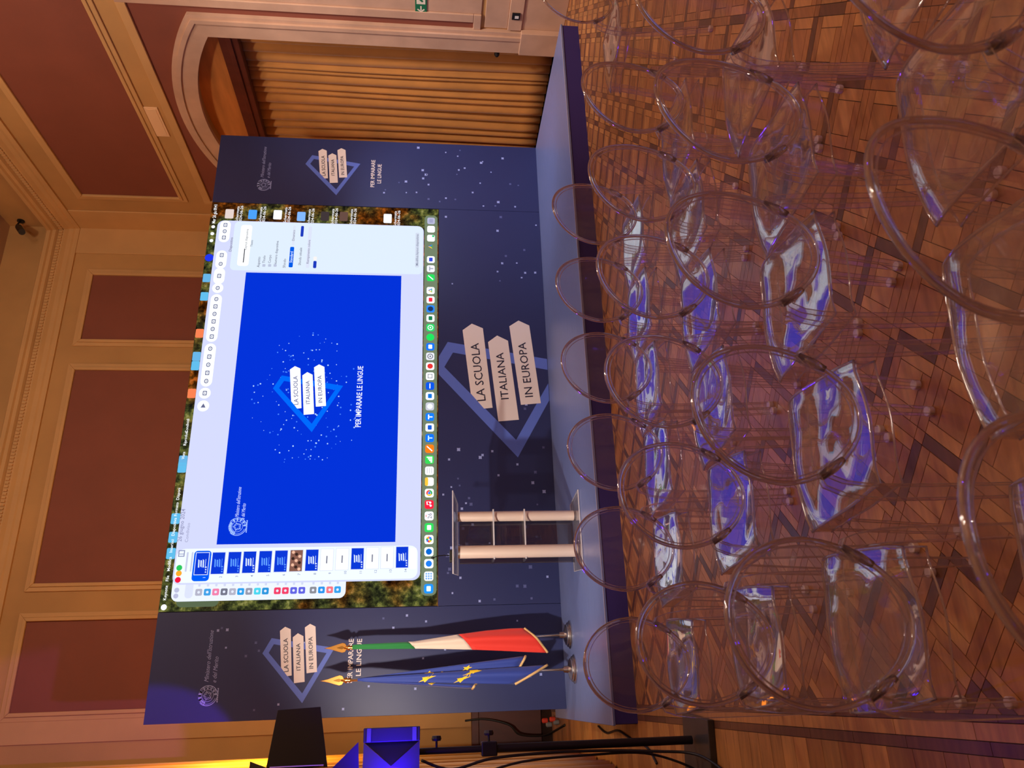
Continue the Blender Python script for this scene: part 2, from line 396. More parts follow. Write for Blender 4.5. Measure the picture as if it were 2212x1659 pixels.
# big panel that surrounds the arch
mb = MB()
def thinR(pts, d=.004): mb.prism([(XR, a, b) for a, b in pts], (-d, 0, 0))
thinR([(6.21, .98), (6.30, .98), (6.30, 4.53), (6.21, 4.53)]); thinR([(9.40, .98), (9.64, .98), (9.64, 4.53), (9.40, 4.53)])
n = 30
for i in range(n):
    a, b = YC-HO+2*HO*i/n, YC-HO+2*HO*(i+1)/n
    thinR([(a, arch(RO, a)-.02), (b, arch(RO, b)-.02), (b, 4.53), (a, 4.53)])
mb.build('wall_panel', M_MAR, wall_right)
strip('panel_moulding', M_TAN2, wall_right, [(9.64, .98, 9.70, 4.63), (6.21, 4.53, 9.64, 4.63)], XR, -.03)
strip('panel_moulding', M_STONE, wall_right, [(6.11, .98, 6.21, 4.63), (6.11, .90, 6.30, .98)], XR, -.03)
# arch surround: jambs + segmental head, stepped
def arch_ring(name, R0, R1, H0, H1, d, mat):
    mb = MB(); n = 30
    for i in range(n):
        t0, t1 = -1+2*i/n, -1+2*(i+1)/n
        q = [(YC+t0*H0, arch(R0, YC+t0*H0)), (YC+t1*H0, arch(R0, YC+t1*H0)), (YC+t1*H1, arch(R1, YC+t1*H1)), (YC+t0*H1, arch(R1, YC+t0*H1))]
        mb.prism([(XR, a, b) for a, b in q], (-d, 0, 0))
    for sgn in (-1, 1):
        a, b = YC+sgn*H0, YC+sgn*H1
        mb.prism([(XR, a, .46), (XR, b, .46), (XR, b, arch(R1, b)), (XR, a, arch(R0, a))], (-d, 0, 0))
    return mb.build(name, mat, wall_right)
arch_ring('arch_architrave', RI-.005, RO-.10, HI-.005, HO-.09, .055, M_STONE)
arch_ring('arch_outer_bead', RO-.10, RO-.05, HO-.09, HO-.045, .075, M_STONE)
arch_ring('arch_outer_fillet', RO-.05, RO, HO-.045, HO, .05, M_STONE)
strip('arch_plinth', M_STONE, wall_right, [(YC-HO-.03, 0, YC-HI, .46)], XR, -.085); strip('arch_plinth', M_STONE, wall_right, [(YC+HI, 0, YC+HO+.03, .46)], XR, -.085)
strip('wall_skirting', M_STONE, wall_right, [(YFR, 0, YC-HO-.03, .46)], XR, -.02); strip('dado_band', M_STONE, wall_right, [(YFR, .46, YC-HO-.02, .61)], XR, -.035)
strip('dado_panel', M_STONE, wall_right, [(YFR, .61, YC-HO-.02, .86)], XR, -.012); strip('wall_pilaster', M_STONE, wall_right, [(5.55, .90, 6.11, 4.63)], XR, -.012)
strip('corner_pilaster', M_TAN2, wall_right, [(9.98, 0, YB, 6.63)], XR, -.02)
# tympanum, transom and curtain in the opening
mb = MB(); n = 20; xt = XR+.09
for i in range(n):
    a, b = YC-HI+2*HI*i/n, YC-HI+2*HI*(i+1)/n
    mb.prism([(xt, a, 3.66), (xt, b, 3.66), (xt, b, arch(RI, b)+.05), (xt, a, arch(RI, a)+.05)], (.03, 0, 0))
mb.build('tympanum_board', M_WOODP, wall_right)
strip('transom_rail', M_DARKWOOD, wall_right, [(YC-HI, 3.53, YC+HI, 3.74)], XR+.05, .10); strip('transom_bead', M_DARKWOOD, wall_right, [(YC-HI, 3.60, YC+HI, 3.65)], XR+.03, .03)
def curtain(name, y0, y1, z0, z1, x, amp, lab, mat=M_CURT, folds=26, sgn=-1):
    rnd = random.Random(3 if sgn < 0 else 5); mb = MB()
    ks = [0]
    while ks[-1] < 1: ks.append(ks[-1]+rnd.uniform(.55, 1.6)/folds)
    am = [rnd.uniform(.55, 1.2) for _ in ks]; sw = [rnd.uniform(-.3, .3) for _ in ks]
    def fn(u, v):
        uu = u+.006*math.sin(4*v+u*9); i_ = max(k for k in range(len(ks)) if ks[k] <= max(0, uu)); i_ = min(i_, len(ks)-2)
        t = (uu-ks[i_])/(ks[i_+1]-ks[i_]); t = min(1, max(0, t+sw[i_]*t*(1-t)*(1-v)))
        d = amp*am[i_]*(2*math.sin(pi*t)**.75-1)*(.6+.4*(1-v))
        return (x+sgn*d, y0+(y1-y0)*u, z0+(z1-z0)*v)
    mb.grid(fn, folds*14, 16)
    o = mb.build(name, mat, smooth=True); md = o.modifiers.new('thickness', 'SOLIDIFY'); md.thickness = .004
    return tag(o, lab, 'curtain')
curtain('curtain', YC-HI-.04, YC+HI+.04, 0.02, 3.66, XR+.21, .05, 'golden brown pleated curtain hanging in the stone arch beside the backdrop', folds=22)
mb = MB(); mb.box((XR+.45, YC-HI-.3, 0), (XR+.5, YC+HI+.3, 4.6)); o = mb.build('wall_behind_arch', M_DARKWOOD, wall_right)

# --- back wall, left wall, front wall, ceiling
mb = MB(); mb.box((XL, YB, 0), (XR+.3, YB+.2, ZC)); wall_back = tag(mb.build('wall_back', M_TAN), kind='structure')
for a0, a1 in ((4.85, 5.885), (1.49, 4.38), (0.0, 1.035)): wall_panel(wall_back, a0, 1.0, a1, 6.295, fB, (0, -1, 0))
strip('corner_pilaster', M_TAN2, wall_back, [(6.25, 0, XR, 6.63)], YB, -.02, 'Y')
strip('corner_pilaster', M_TAN2, wall_back, [(-.345, .87, -.09, 6.63)], YB, -.015, 'Y')
strip('wood_dado', M_DARKWOOD, wall_back, [(-.62, 0, 1.4, .87)], YB, -.03, 'Y'); strip('dado_rail', M_DARKWOOD, wall_back, [(-.62, .78, 1.4, .87)], YB, -.06, 'Y')
mb = MB(); mb.box((XL-.2, YFR, 0), (XL, YB, ZC)); wall_left = tag(mb.build('wall_left', M_TAN), kind='structure')
strip('wood_dado', M_DARKWOOD, wall_left, [(YFR, 0, YB, .87)], XL, .02)
mb = MB(); mb.box((XL-.2, YFR-.2, 0), (XR+.3, YFR, ZC)); tag(mb.build('wall_front', M_TAN), kind='structure')
mb = MB(); mb.box((XL-.2, YFR-.2, ZC), (XR+.5, YB+.2, ZC+.1)); tag(mb.build('ceiling', M_CEIL), kind='structure')
def cornice(name, prof, a, b, inward, along):
    """prof: (offset from wall, z); runs from a to b"""
    mb = MB(); n = len(prof); A = Vector(a); B = Vector(b); iw = Vector(inward); al = Vector(along)
    va = [A+iw*p+al*p+Vector((0, 0, z)) for p, z in prof]; vb = [B+iw*p-al*p+Vector((0, 0, z)) for p, z in prof]
    mb.add(va+vb, [(i, (i+1) % n, (i+1) % n+n, i+n) for i in range(n)]+[tuple(range(n-1, -1, -1)), tuple(range(n, 2*n))])
    return tag(mb.build(name, M_TAN2), kind='structure')
prof = [(0, 6.60), (.035, 6.60), (.035, 6.66), (.05, 6.68), (.05, 6.74), (.085, 6.78), (.085, 6.86), (.13, 6.88), (.13, 6.925), (.16, 6.94), (.16, 6.99), (.14, 7.01), (0, 7.01)]
cornice('trim_1', prof, (XR, YB, 0), (XR, YFR, 0), (-1, 0, 0), (0, -1, 0)); cornice('trim_2', prof, (XL, YB, 0), (XR, YB, 0), (0, -1, 0), (1, 0, 0))
for (wl, nm) in ((wall_right, 0), (wall_back, 1)):                    # row of dentils under the cornice
    mb = MB()
    for i in range(150):
        c_ = 3.0+i*.05 if nm == 0 else XL+.1+i*.048
        if nm == 0: mb.box((XR-.105, c_, 6.80), (XR-.08, c_+.026, 6.85))
        else: mb.box((c_, YB-.105, 6.80), (c_+.026, YB-.08, 6.85))
    tag(mb.build('dentil_row', M_TAN2, wl), kind='stuff')
curtain('curtain', 6.30, 8.86, .02, 6.4, -.53, .035, 'orange lit full length curtain at the left wall behind the light stand', folds=20, sgn=1)

# ------------------------------------------------------------------ stage platform
SX0, SX1, SY0 = -.2135, 6.0564, 5.6007
st = empty('stage_platform', (SX0, SY0, 0)); tag(st, 'low stage platform with shiny blue top and dark navy front skirt', 'stage')
mb = MB(); mb.box((SX0, SY0, ZS-.02), (SX1, 8.1, ZS)); mb.build('deck', M_DECK, st, bevel=.004)
mb = MB(); mb.box((SX0+.01, SY0+.006, 0), (SX1-.01, SY0+.02, ZS-.02)); mb.build('front_skirt', M_SKIRT, st)
for a in (SX0+.006, SX1-.02):
    mb = MB(); mb.box((a, SY0+.02, 0), (a+.014, 8.1, ZS-.02)); mb.build('side_skirt', M_SKIRT, st)
mb = MB(); mb.box((SX0+.005, SY0-.002, ZS-.004), (SX1-.005, SY0+.004, ZS)); mb.build('edge_trim', pm('pale_edge_tape', (170, 175, 205), .4), st)

# ------------------------------------------------------------------ backdrop
BX0, BX1, KX0, KX1, ZT, ZSB = -.1278, 6.0564, .7903, 5.1447, 3.8075, 1.328
def S(px, d=0): return onY(px, YS-d)
def poly_wall(mb, pts, y, th=.0012, mi=0):
    mb.prism([(a, y, b) for a, b in pts], (0, -th, 0), mi)
def sparkle(x, z, r): return [(x+r*(1 if k % 2 == 0 else .62)*math.cos(k*pi/4+pi/4), z+r*(1 if k % 2 == 0 else .62)*math.sin(k*pi/4+pi/4)) for k in range(8)]
# logo geometry taken from the slide in the middle of the screen
def lp(a, b): q = S((560+a/8.296, 760+b/8.296)); return (q.x, q.z)
LG = dict(O=[lp(245, 655), lp(405, 425), lp(1503, 610), lp(940, 1440)], I=[lp(355, 650), lp(445, 520), lp(1360, 685), lp(940, 1290)],
          T1=[lp(640, 258), lp(738, 300), lp(757, 1010), lp(680, 1018), lp(572, 885), lp(550, 318)],
          T2=[lp(862, 365), lp(957, 412), lp(983, 1115), lp(797, 1130), lp(773, 425)],
          T3=[lp(1073, 227), lp(1168, 272), lp(1197, 970), lp(1015, 985), lp(983, 280)],
          X1=(lp(668, 955), lp(652, 440)), X2=(lp(880, 940), lp(872, 525)), X3=(lp(1102, 920), lp(1085, 432)))
tip0 = LG['T2'][0]; bot0 = tuple((LG['T2'][2][k]+LG['T2'][3][k])/2 for k in (0, 1))
def logo(parent, pxtip, pxbot, y, m_line, m_tag, m_ink):
    a = S(pxtip, YS-y); b = S(pxbot, YS-y); k = (a.x-b.x)/(tip0[0]-bot0[0])
    mx_, mz_ = (a.x+b.x)/2, (a.z+b.z)/2; cx, cz = (tip0[0]+bot0[0])/2, (tip0[1]+bot0[1])/2
    T = lambda p: (mx_+(p[0]-cx)*k, mz_+(p[1]-cz)*k)
    O_ = [T(p) for p in LG['O']]; I_ = [T(p) for p in LG['I']]
    mb = MB()
    for i in range(4):
        pp = clip([O_[i], O_[(i+1) % 4], I_[(i+1) % 4], I_[i]], 1, ZS+.004, False)
        if parent.name.startswith('lower'): pp = clip(pp, 1, ZSB-.006, True) if pp else pp
        if pp: poly_wall(mb, pp, y)
    mb.build('logo_outline', m_line, parent)
    for nm, tx, word in (('T1', 'X1', 'LA SCUOLA'), ('T2', 'X2', 'ITALIANA'), ('T3', 'X3', 'IN EUROPA')):
        mb = MB(); poly_wall(mb, [T(p) for p in LG[nm]], y-.0016); sg = mb.build('logo_tag', m_tag, parent)
        p, q = T(LG[tx][0]), T(LG[tx][1]); ang = math.atan2(q[1]-p[1], q[0]-p[0]); L_ = math.hypot(q[0]-p[0], q[1]-p[1])
        mb = MB(); hgt = L_*.142*(1.0 if word != 'ITALIANA' else 1.14)
        text_on_wall(mb, word, (p[0]+q[0])/2, y-.0045, (p[1]+q[1])/2, hgt*1.36, ang, width=L_, bold=.004)
        mb.build('logo_lettering', m_ink, sg)
def emblem(parent, c, r, y, mat):
    """star, cog and wreath with ribbon"""
    mb = MB(); x0, z0 = c
    def ring(R0, R1, a0, a1, n, ox=0, oz=0):
        for i in range(n):
            t0, t1 = a0+(a1-a0)*i/n, a0+(a1-a0)*(i+1)/n
            poly_wall(mb, [(x0+ox+R0*math.cos(t0), z0+oz+R0*math.sin(t0)), (x0+ox+R1*math.cos(t0), z0+oz+R1*math.sin(t0)), (x0+ox+R1*math.cos(t1), z0+oz+R1*math.sin(t1)), (x0+ox+R0*math.cos(t1), z0+oz+R0*math.sin(t1))], y)
    ring(r*.93, r*1.0, .75*pi, 1.45*pi, 12); ring(r*.93, r*1.0, -.45*pi, .3*pi, 12); ring(r*.80, r*.84, .6*pi, 1.4*pi, 10); ring(r*.80, r*.84, -.4*pi, .4*pi, 10)
    for i in range(16):
        t = pi*(.35+1.15*i/15) if i < 8 else pi*(1.55+1.1*(i-8)/7)
        for R_ in (.72, .86):
            lx, lz = x0+r*R_*math.cos(t), z0+r*R_*math.sin(t); poly_wall(mb, [(lx+r*.12*math.cos(t+k), lz+r*.05*math.sin(t+k)*2) for k in (0.6, 2.2, 3.7, 5.3)], y)
    st_ = [(x0+r*(.52 if k % 2 == 0 else .22)*math.sin(k*pi/5), z0+r*(.52 if k % 2 == 0 else .22)*math.cos(k*pi/5)) for k in range(10)]
    si = [(x0+(a-x0)*.74, z0+(b-z0)*.74) for a, b in st_]
    for k in range(10): poly_wall(mb, [st_[k], st_[(k+1) % 10], si[(k+1) % 10], si[k]], y)
    ring(r*.34, r*.38, 0, 2*pi, 16); ring(r*.56, r*.60, 0, 2*pi, 20)
    for k in range(-3, 4): poly_wall(mb, [(x0+k*r*.2-.08*r, z0-r*.92-abs(k)*.02*r), (x0+k*r*.2+.09*r, z0-r*.92), (x0+k*r*.2+.09*r, z0-r*1.06), (x0+k*r*.2-.08*r, z0-r*1.06)], y)
    mb.build('state_emblem', mat, parent)
def crest_text(parent, pa, pb, pc, pd, y, mat):
    a, b = S(pa, YS-y), S(pb, YS-y); c_, d_ = S(pc, YS-y), S(pd, YS-y); mb = MB()
    L_ = b.x-a.x
    text_on_wall(mb, "Ministero dell'Istruzione", (a.x+b.x)/2, y-.001, (a.z+b.z)/2, L_*.125, 0, shear=.4, width=L_)
    text_on_wall(mb, "e del Merito", (c_.x+d_.x)/2, y-.001, (c_.z+d_.z)/2, L_*.125, 0, shear=.4, width=d_.x-c_.x)
    mb.build('ministry_lettering', mat, parent)
def stars(parent, rects, seed, y, mats, name='printed_stars'):
    r_ = random.Random(seed); mb = MB()
    for (x0, z0, x1, z1, n, s0, s1) in rects:
        for _ in range(n):
            x_, z_ = r_.uniform(x0, x1), r_.uniform(z0, z1); poly_wall(mb, sparkle(x_, z_, r_.uniform(s0, s1)), y, .0008, 0 if r_.random() < .65 else 1)
    tag(mb.build(name, mats, parent), kind='stuff')
bd = empty('stage_backdrop', (BX0, YS, ZS)); tag(bd, 'wide navy printed stage backdrop wall framing the big screen', 'backdrop')
DEP = .14
def bpanel(name, x0, z0, x1, z1): mb = MB(); mb.box((x0, YS, z0), (x1, YS+DEP, z1)); return mb.build(name, M_NAVY, bd, bevel=.002)
lw_ = bpanel('left_wing', BX0, ZS, KX0-.003, ZT); rw_ = bpanel('right_wing', KX1+.003, ZS, BX1, ZT); cp_ = bpanel('lower_panel', KX0, ZS, KX1, ZSB-.004)
c4 = lambda a, b: (300+a/4.378, 1280+b/4.378); c6 = lambda a, b: (420+a/3.457, 280+b/3.457); c9 = lambda a, b: (960+a/4.879, 660+b/4.879)
YP = YS-.0005
logo(lw_, c4(1505, 385), c4(1517, 851), YP, M_NAVYL, M_TAGP, M_INK)
logo(rw_, c6(1028, 178), c6(1042, 398), YP, M_NAVYL, M_TAGP, M_INK)
logo(cp_, c9(555, 317), c9(677, 1213), YP, M_NAVYL, M_TAGP, M_INK)
e = S(c4(650, 975)); emblem(lw_, (e.x, e.z), .084, YP, M_STARP); crest_text(lw_, c4(640, 850), c4(690, 360), c4(715, 855), c4(735, 610), YP, M_STARP)
e = S(c6(517, 413)); emblem(rw_, (e.x, e.z), .078, YP, M_STARP); crest_text(rw_, c6(508, 358), c6(528, 130), c6(553, 362), c6(562, 250), YP, M_STARP)
for par, (a1, b1, a2, b2) in ((lw_, (c4(1995, 855), c4(2012, 440), c4(2078, 790), c4(2090, 440))), (rw_, (c6(1332, 430), c6(1336, 228), c6(1382, 402), c6(1384, 260)))):
    mb = MB(); A, B, C_, D_ = S(a1), S(b1), S(a2), S(b2); w1 = B.x-A.x; w2 = D_.x-C_.x
    text_on_wall(mb, 'PER IMPARARE', (A.x+B.x)/2, YP-.001, (A.z+B.z)/2, w1*.165, 0, bold=.012, width=w1); text_on_wall(mb, 'LE LINGUE', (C_.x+D_.x)/2, YP-.001, (C_.z+D_.z)/2, w1*.165, 0, bold=.012, width=w2)
    mb.build('tagline_lettering', M_TAGP, par)
stars(lw_, [(BX0+.05, .3, KX0-.05, 3.3, 34, .010, .018)], 3, YP, [M_STARP, M_STARD])
stars(cp_, [(KX0+.03, .22, 2.3, 1.28, 44, .012, .024), (2.3, .22, 3.0, .5, 7, .014, .022), (3.9, .22, KX1-.05, 1.28, 14, .012, .022)], 5, YP, [M_STARP, M_STARD])
stars(rw_, [(KX1+.05, .2, BX1-.04, 2.0, 34, .010, .022)], 8, YP, [M_STARP, M_STARD])

# ------------------------------------------------------------------ LED screen with the desktop it shows
sc = empty('led_screen', (KX0, YS, ZSB)); tag(sc, 'huge glowing screen showing a computer desktop with a blue presentation slide', 'screen')
mb = MB(); mb.box((KX0+.001, YS+.004, ZSB), (KX1-.001, YS+DEP, ZT)); mb.build('screen_housing', M_BLACK, sc)
def desk_mat():
    m = bpy.data.materials.new('desktop_picture'); m.use_nodes = True; nt = m.node_tree; N = nt.nodes; L = nt.links; N.clear()
    tc = N.new('ShaderNodeTexCoord'); t = N.new('ShaderNodeTexNoise'); t.inputs['Scale'].default_value = 11; t.inputs['Detail'].default_value = 8; t.inputs['Roughness'].default_value = .72
    L.new(tc.outputs['Object'], t.inputs['Vector'])
    r = N.new('ShaderNodeValToRGB'); r.color_ramp.elements[0].position = .36; r.color_ramp.elements[0].color = lin((14, 18, 16)); r.color_ramp.elements[1].position = .70; r.color_ramp.elements[1].color = lin((214, 208, 140))
    for p_, c_ in ((.46, (58, 62, 36)), (.53, (96, 104, 52)), (.60, (150, 150, 74))):
        k = r.color_ramp.elements.new(p_); k.color = lin(c_)
    L.new(t.outputs['Fac'], r.inputs[0])
    t2 = N.new('ShaderNodeTexNoise'); t2.inputs['Scale'].default_value = 2.2; t2.inputs['Detail'].default_value = 2; L.new(tc.outputs['Object'], t2.inputs['Vector'])
    r2 = N.new('ShaderNodeValToRGB'); r2.color_ramp.interpolation = 'EASE'; r2.color_ramp.elements[0].position = .42; r2.color_ramp.elements[0].color = lin((210, 210, 210)); r2.color_ramp.elements[1].position = .62; r2.color_ramp.elements[1].color = lin((255, 130, 84))
    L.new(t2.outputs['Fac'], r2.inputs[0])
    mx = N.new('ShaderNodeMix'); mx.data_type = 'RGBA'; mx.blend_type = 'MULTIPLY'; mx.inputs[0].default_value = 1; L.new(r.outputs[0], mx.inputs[6]); L.new(r2.outputs[0], mx.inputs[7])
    e_ = N.new('ShaderNodeEmission'); o_ = N.new('ShaderNodeOutputMaterial'); L.new(mx.outputs[2], e_.inputs[0]); e_.inputs[1].default_value = 1.0; L.new(e_.outputs[0], o_.inputs[0]); return m
mb = MB(); mb.box((KX0+.004, YS+.001, ZSB+.003), (KX1-.004, YS+.004, ZT-.002)); desk = mb.build('desktop_image', desk_mat(), sc)
def rrect(x0, z0, x1, z1, r, n=5):
    r = min(r, (x1-x0)/2, (z1-z0)/2); out = []
    for cx, cz, a in ((x1-r, z1-r, 0), (x0+r, z1-r, pi/2), (x0+r, z0+r, pi), (x1-r, z0+r, 1.5*pi)):
        for i in range(n+1): t = a+pi/2*i/n; out.append((cx+r*math.cos(t), cz+r*math.sin(t)))
    return out
def disc(x, z, r, n=16): return [(x+r*math.cos(2*pi*i/n), z+r*math.sin(2*pi*i/n)) for i in range(n)]
YL = lambda k: YS-.0015*k
def shape(name, pts, layer, rgb, parent=sc, mat=None):
    mb = MB(); poly_wall(mb, pts, YL(layer), .0006); return mb.build(name, mat or em(rgb), parent)
def box4(tl, tr, bl, br):
    a, b, c_, d_ = S(tl), S(tr), S(bl), S(br); return ((a.x+c_.x)/2, (c_.z+d_.z)/2, (b.x+d_.x)/2, (a.z+b.z)/2)
def words(name, s, x, z, size, layer, rgb, parent, width=None, shear=0, bold=.004, align='CENTER'):
    mb = MB(); text_on_wall(mb, s, x, YL(layer), z, size, 0, shear=shear, bold=bold, width=width, align=align); return mb.build(name, em(rgb), parent)
# back window with its sidebar of app icons
W2 = (S((372, 1300)).x, S((746, 1289)).z, S((373, 1200)).x, S((368, 1300)).z)
win2 = shape('rear_window', rrect(*W2, .06), 1, (222, 228, 244))
shape('rear_panel', rrect(W2[0]-.05, W2[3]-.42, W2[0]+.2, W2[3]-.05, .05), .5, (84, 98, 72))
icons2 = [(180, (168, 168, 186)), (228, (60, 150, 214)), (275, (226, 120, 160)), (322, (110, 112, 128)), (369, (168, 168, 186)), (415, (40, 150, 220)), (461, (140, 142, 160)), (508, (70, 200, 222)), (553, (40, 140, 205)), (620, (226, 60, 96)), (665, (226, 60, 96)), (711, (90, 92, 210)), (757, (90, 92, 210)), (820, (130, 132, 140)), (867, (40, 140, 220)), (913, (232, 110, 120)), (957, (50, 150, 220))]
for v_, col_ in icons2:
    c_ = S((360+v_/2.592, 1280-(v_-125)*.0075)); ic = shape('sidebar_icon', rrect(c_.x-.03, c_.z-.03, c_.x+.03, c_.z+.03, .012), 2, col_, win2)
    shape('icon_mark', disc(c_.x, c_.z, .012, 8), 3, (214, 220, 240), ic); shape('icon_caption', rrect(c_.x+.05, c_.z-.01, c_.x+.085, c_.z+.01, .006), 2, (196, 202, 226), ic)
for p_ in ((380, 1287.6), (382, 1275)):
    c_ = S(p_); shape('window_button', disc(c_.x, c_.z, .022), 2, (176, 178, 206), win2)
c_ = S((408, 1280)); shape('search_field', rrect(c_.x-.05, c_.z-.035, c_.x+.09, c_.z+.035, .03), 2, (206, 212, 232), win2)
# front window of the presentation program
W1 = box4((373, 1262), (470, 476), (907, 1255), (916, 490)); win = shape('main_window', rrect(*W1, .07), 4, (198, 203, 234))
IN = box4((463, 582), (471, 478), (914, 595), (916, 492)); insp = shape('format_panel', rrect(IN[0], W1[1]+.01, W1[2]-.008, IN[3]-.17, .05), 5, (208, 221, 234), win)
NV = box4((376, 1258), (384, 1187), (904, 1252), (900, 1178)); nav = shape('slide_navigator', rrect(*NV, .07), 6, (226, 236, 250), win)
SL = box4((468, 1178), (532, 588.6), (853, 1169.6), (868, 597.3)); slide = shape('slide_canvas', [(SL[0], SL[1]), (SL[2], SL[1]), (SL[2], SL[3]), (SL[0], SL[3])], 5, (3, 46, 200), win)
logo(slide, (560+862/8.296, 760+365/8.296), (560+890/8.296, 760+1122/8.296), YL(7), em((0, 98, 238)), em((246, 248, 255)), em((58, 62, 120)))
a_, b_ = S((560+1775/8.296, 760+1355/8.296)), S((560+1823/8.296, 760+265/8.296))
words('tagline_lettering', 'PER IMPARARE LE LINGUE', (a_.x+b_.x)/2, (a_.z+b_.z)/2, .078, 7, (226, 232, 255), slide, width=b_.x-a_.x, bold=.012)
e = S((513, 1138)); emblem(slide, (e.x, e.z), .085, YL(6), em((150, 180, 250)))
a_, b_ = S((512, 1118)), S((519, 1053)); mb = MB(); text_on_wall(mb, "Ministero dell'Istruzione", (a_.x+b_.x)/2, YL(6), (a_.z+b_.z)/2, .05, shear=.4, width=b_.x-a_.x); text_on_wall(mb, 'e del Merito', (a_.x+b_.x)/2-.09, YL(6), (a_.z+b_.z)/2-.055, .05, shear=.4, width=(b_.x-a_.x)*.52)
mb.build('ministry_lettering', em((190, 208, 255)), slide)
rs = random.Random(11); mb = MB(); lc = S((665, 865))
for i in range(190):
    an = rs.uniform(0, 2*pi); rr = rs.uniform(.12, .62)**.9; x_, z_ = lc.x+rr*1.15*math.cos(an), lc.z+rr*.85*math.sin(an)
    if SL[0]+.03 < x_ < SL[2]-.03 and SL[1]+.03 < z_ < SL[3]-.03: poly_wall(mb, disc(x_, z_, rs.uniform(.003, .0085), 6), YL(6), .0004, 0 if rs.random() < .6 else 1)
tag(mb.build('slide_stars', [em((170, 205, 255)), em((70, 130, 245))], slide), kind='stuff')
# slide thumbnails
ths = [437, 472, 506.6, 539, 573, 607, 640, 673.7, 706, 739, 772, 804, 836, 868.5]
ta, tb = S((437, 1217)), S((868.5, 1207)); TW, TH = (S((539, 1195)).x-S((539, 1241)).x), .112
for i, px_ in enumerate(ths):
    f_ = i/13; x_ = S((px_, 1218-14*f_)).x; z_ = S((px_, 1215)).z; kind = 'p' if i == 6 else ('w' if i in (8, 9, 11, 12) else 'b')
    if i == 0: shape('slide_highlight', rrect(x_-TW/2-.06, z_-TH/2-.02, x_+TW/2+.02, z_+TH/2+.02, .03), 7, (0, 84, 232), nav)
    col_ = {'p': (128, 86, 74), 'w': (250, 252, 255), 'b': (10, 52, 200)}[kind]
    bb = [(x_-TW/2, z_-TH/2), (x_+TW/2, z_-TH/2), (x_+TW/2, z_+TH/2), (x_-TW/2, z_+TH/2)]
    mb = MB(); g = .006; poly_wall(mb, [(x_-TW/2-g, z_-TH/2-g), (x_+TW/2+g, z_-TH/2-g), (x_+TW/2+g, z_+TH/2+g), (x_-TW/2-g, z_+TH/2+g)], YL(7.5), .0004); fr_ = mb.build('thumbnail_border', em((206, 214, 236)), nav)
    th = shape('thumbnail', bb, 8, col_, nav)
    mb = MB()
    if kind == 'b':
        for k in range(3): poly_wall(mb, [(x_-.035+.01*(k == 1), z_+.03-.02*k), (x_+.03+.01*(k != 1), z_+.034-.02*k), (x_+.03, z_+.022-.02*k), (x_-.035, z_+.018-.02*k)], YL(9), .0004)
        poly_wall(mb, [(x_-.04, z_-.035), (x_+.04, z_-.035), (x_+.04, z_-.031), (x_-.04, z_-.031)], YL(9), .0004)
        for k in range(3): poly_wall(mb, disc(x_-TW/2+.02+.022*k, z_-TH/2+.015, .007, 6), YL(9), .0004)
        mb.build('thumbnail_print', em((206, 222, 255) if i in (0, 3, 7, 10, 13) else (90, 150, 250)), th)
    elif kind == 'w':
        poly_wall(mb, rrect(x_-.035, z_-.006, x_+.035, z_+.006, .004), YL(9), .0004); mb.build('thumbnail_print', em((120, 122, 140)), th)
    else:
        for k in range(9): poly_wall(mb, disc(x_-TW*.40+TW*.1*k, z_-.03+.03*(k % 3), .015, 7), YL(9), .0004, k % 2)
        mb.build('thumbnail_print', [em((226, 176, 150)), em((52, 34, 30))], th)
    words('slide_number', str(i+1), x_-TW/2-.028, z_-TH/2+.02, .034, 8, (120, 126, 160) if i else (200, 220, 255), nav)
z_ = S((404, 1215)).z; mb = MB(); poly_wall(mb, rrect(NV[0]+.10, z_-.008, NV[2]-.03, z_+.008, .006), YL(7), .0004); poly_wall(mb, rrect(NV[0]+.10, z_-.05, NV[2]-.03, z_-.036, .006), YL(7), .0004); mb.build('outline_bars', em((188, 192, 216)), nav)
shape('thumbnail', rrect(tb.x-TW/2, NV[1]+.012, tb.x+TW/2, NV[1]+.07, .01), 8, (250, 252, 255), nav)
for p_, col_ in (((385, 1253), (226, 24, 60)), ((387, 1239), (236, 160, 40)), ((388, 1227), (40, 186, 86))):
    c_ = S(p_); shape('window_button', disc(c_.x, c_.z, .026), 7, col_, nav)
c_ = S((393, 1196)); mb = MB()
for q in ((-.03, -.028, .03, -.02), (-.03, .02, .03, .028), (-.03, -.028, -.022, .028), (.022, -.028, .03, .028), (-.008, -.028, -.002, .028)): poly_wall(mb, [(c_.x+q[0], c_.z+q[1]), (c_.x+q[2], c_.z+q[1]), (c_.x+q[2], c_.z+q[3]), (c_.x+q[0], c_.z+q[3])], YL(7), .0004)
mb.build('sidebar_button', em((130, 134, 170)), nav)
a_, b_ = S((390, 1170)), S((401, 1100)); words('document_title', '26 giugno 2024', (a_.x+b_.x)/2, (a_.z+b_.z)/2+.01, .052, 6, (130, 132, 168), win, width=b_.x-a_.x)
a_, b_ = S((400, 1172)), S((407, 1130)); words('document_title', 'Condiviso', (a_.x+b_.x)/2, (a_.z+b_.z)/2-.01, .04, 6, (150, 152, 186), win, width=b_.x-a_.x)
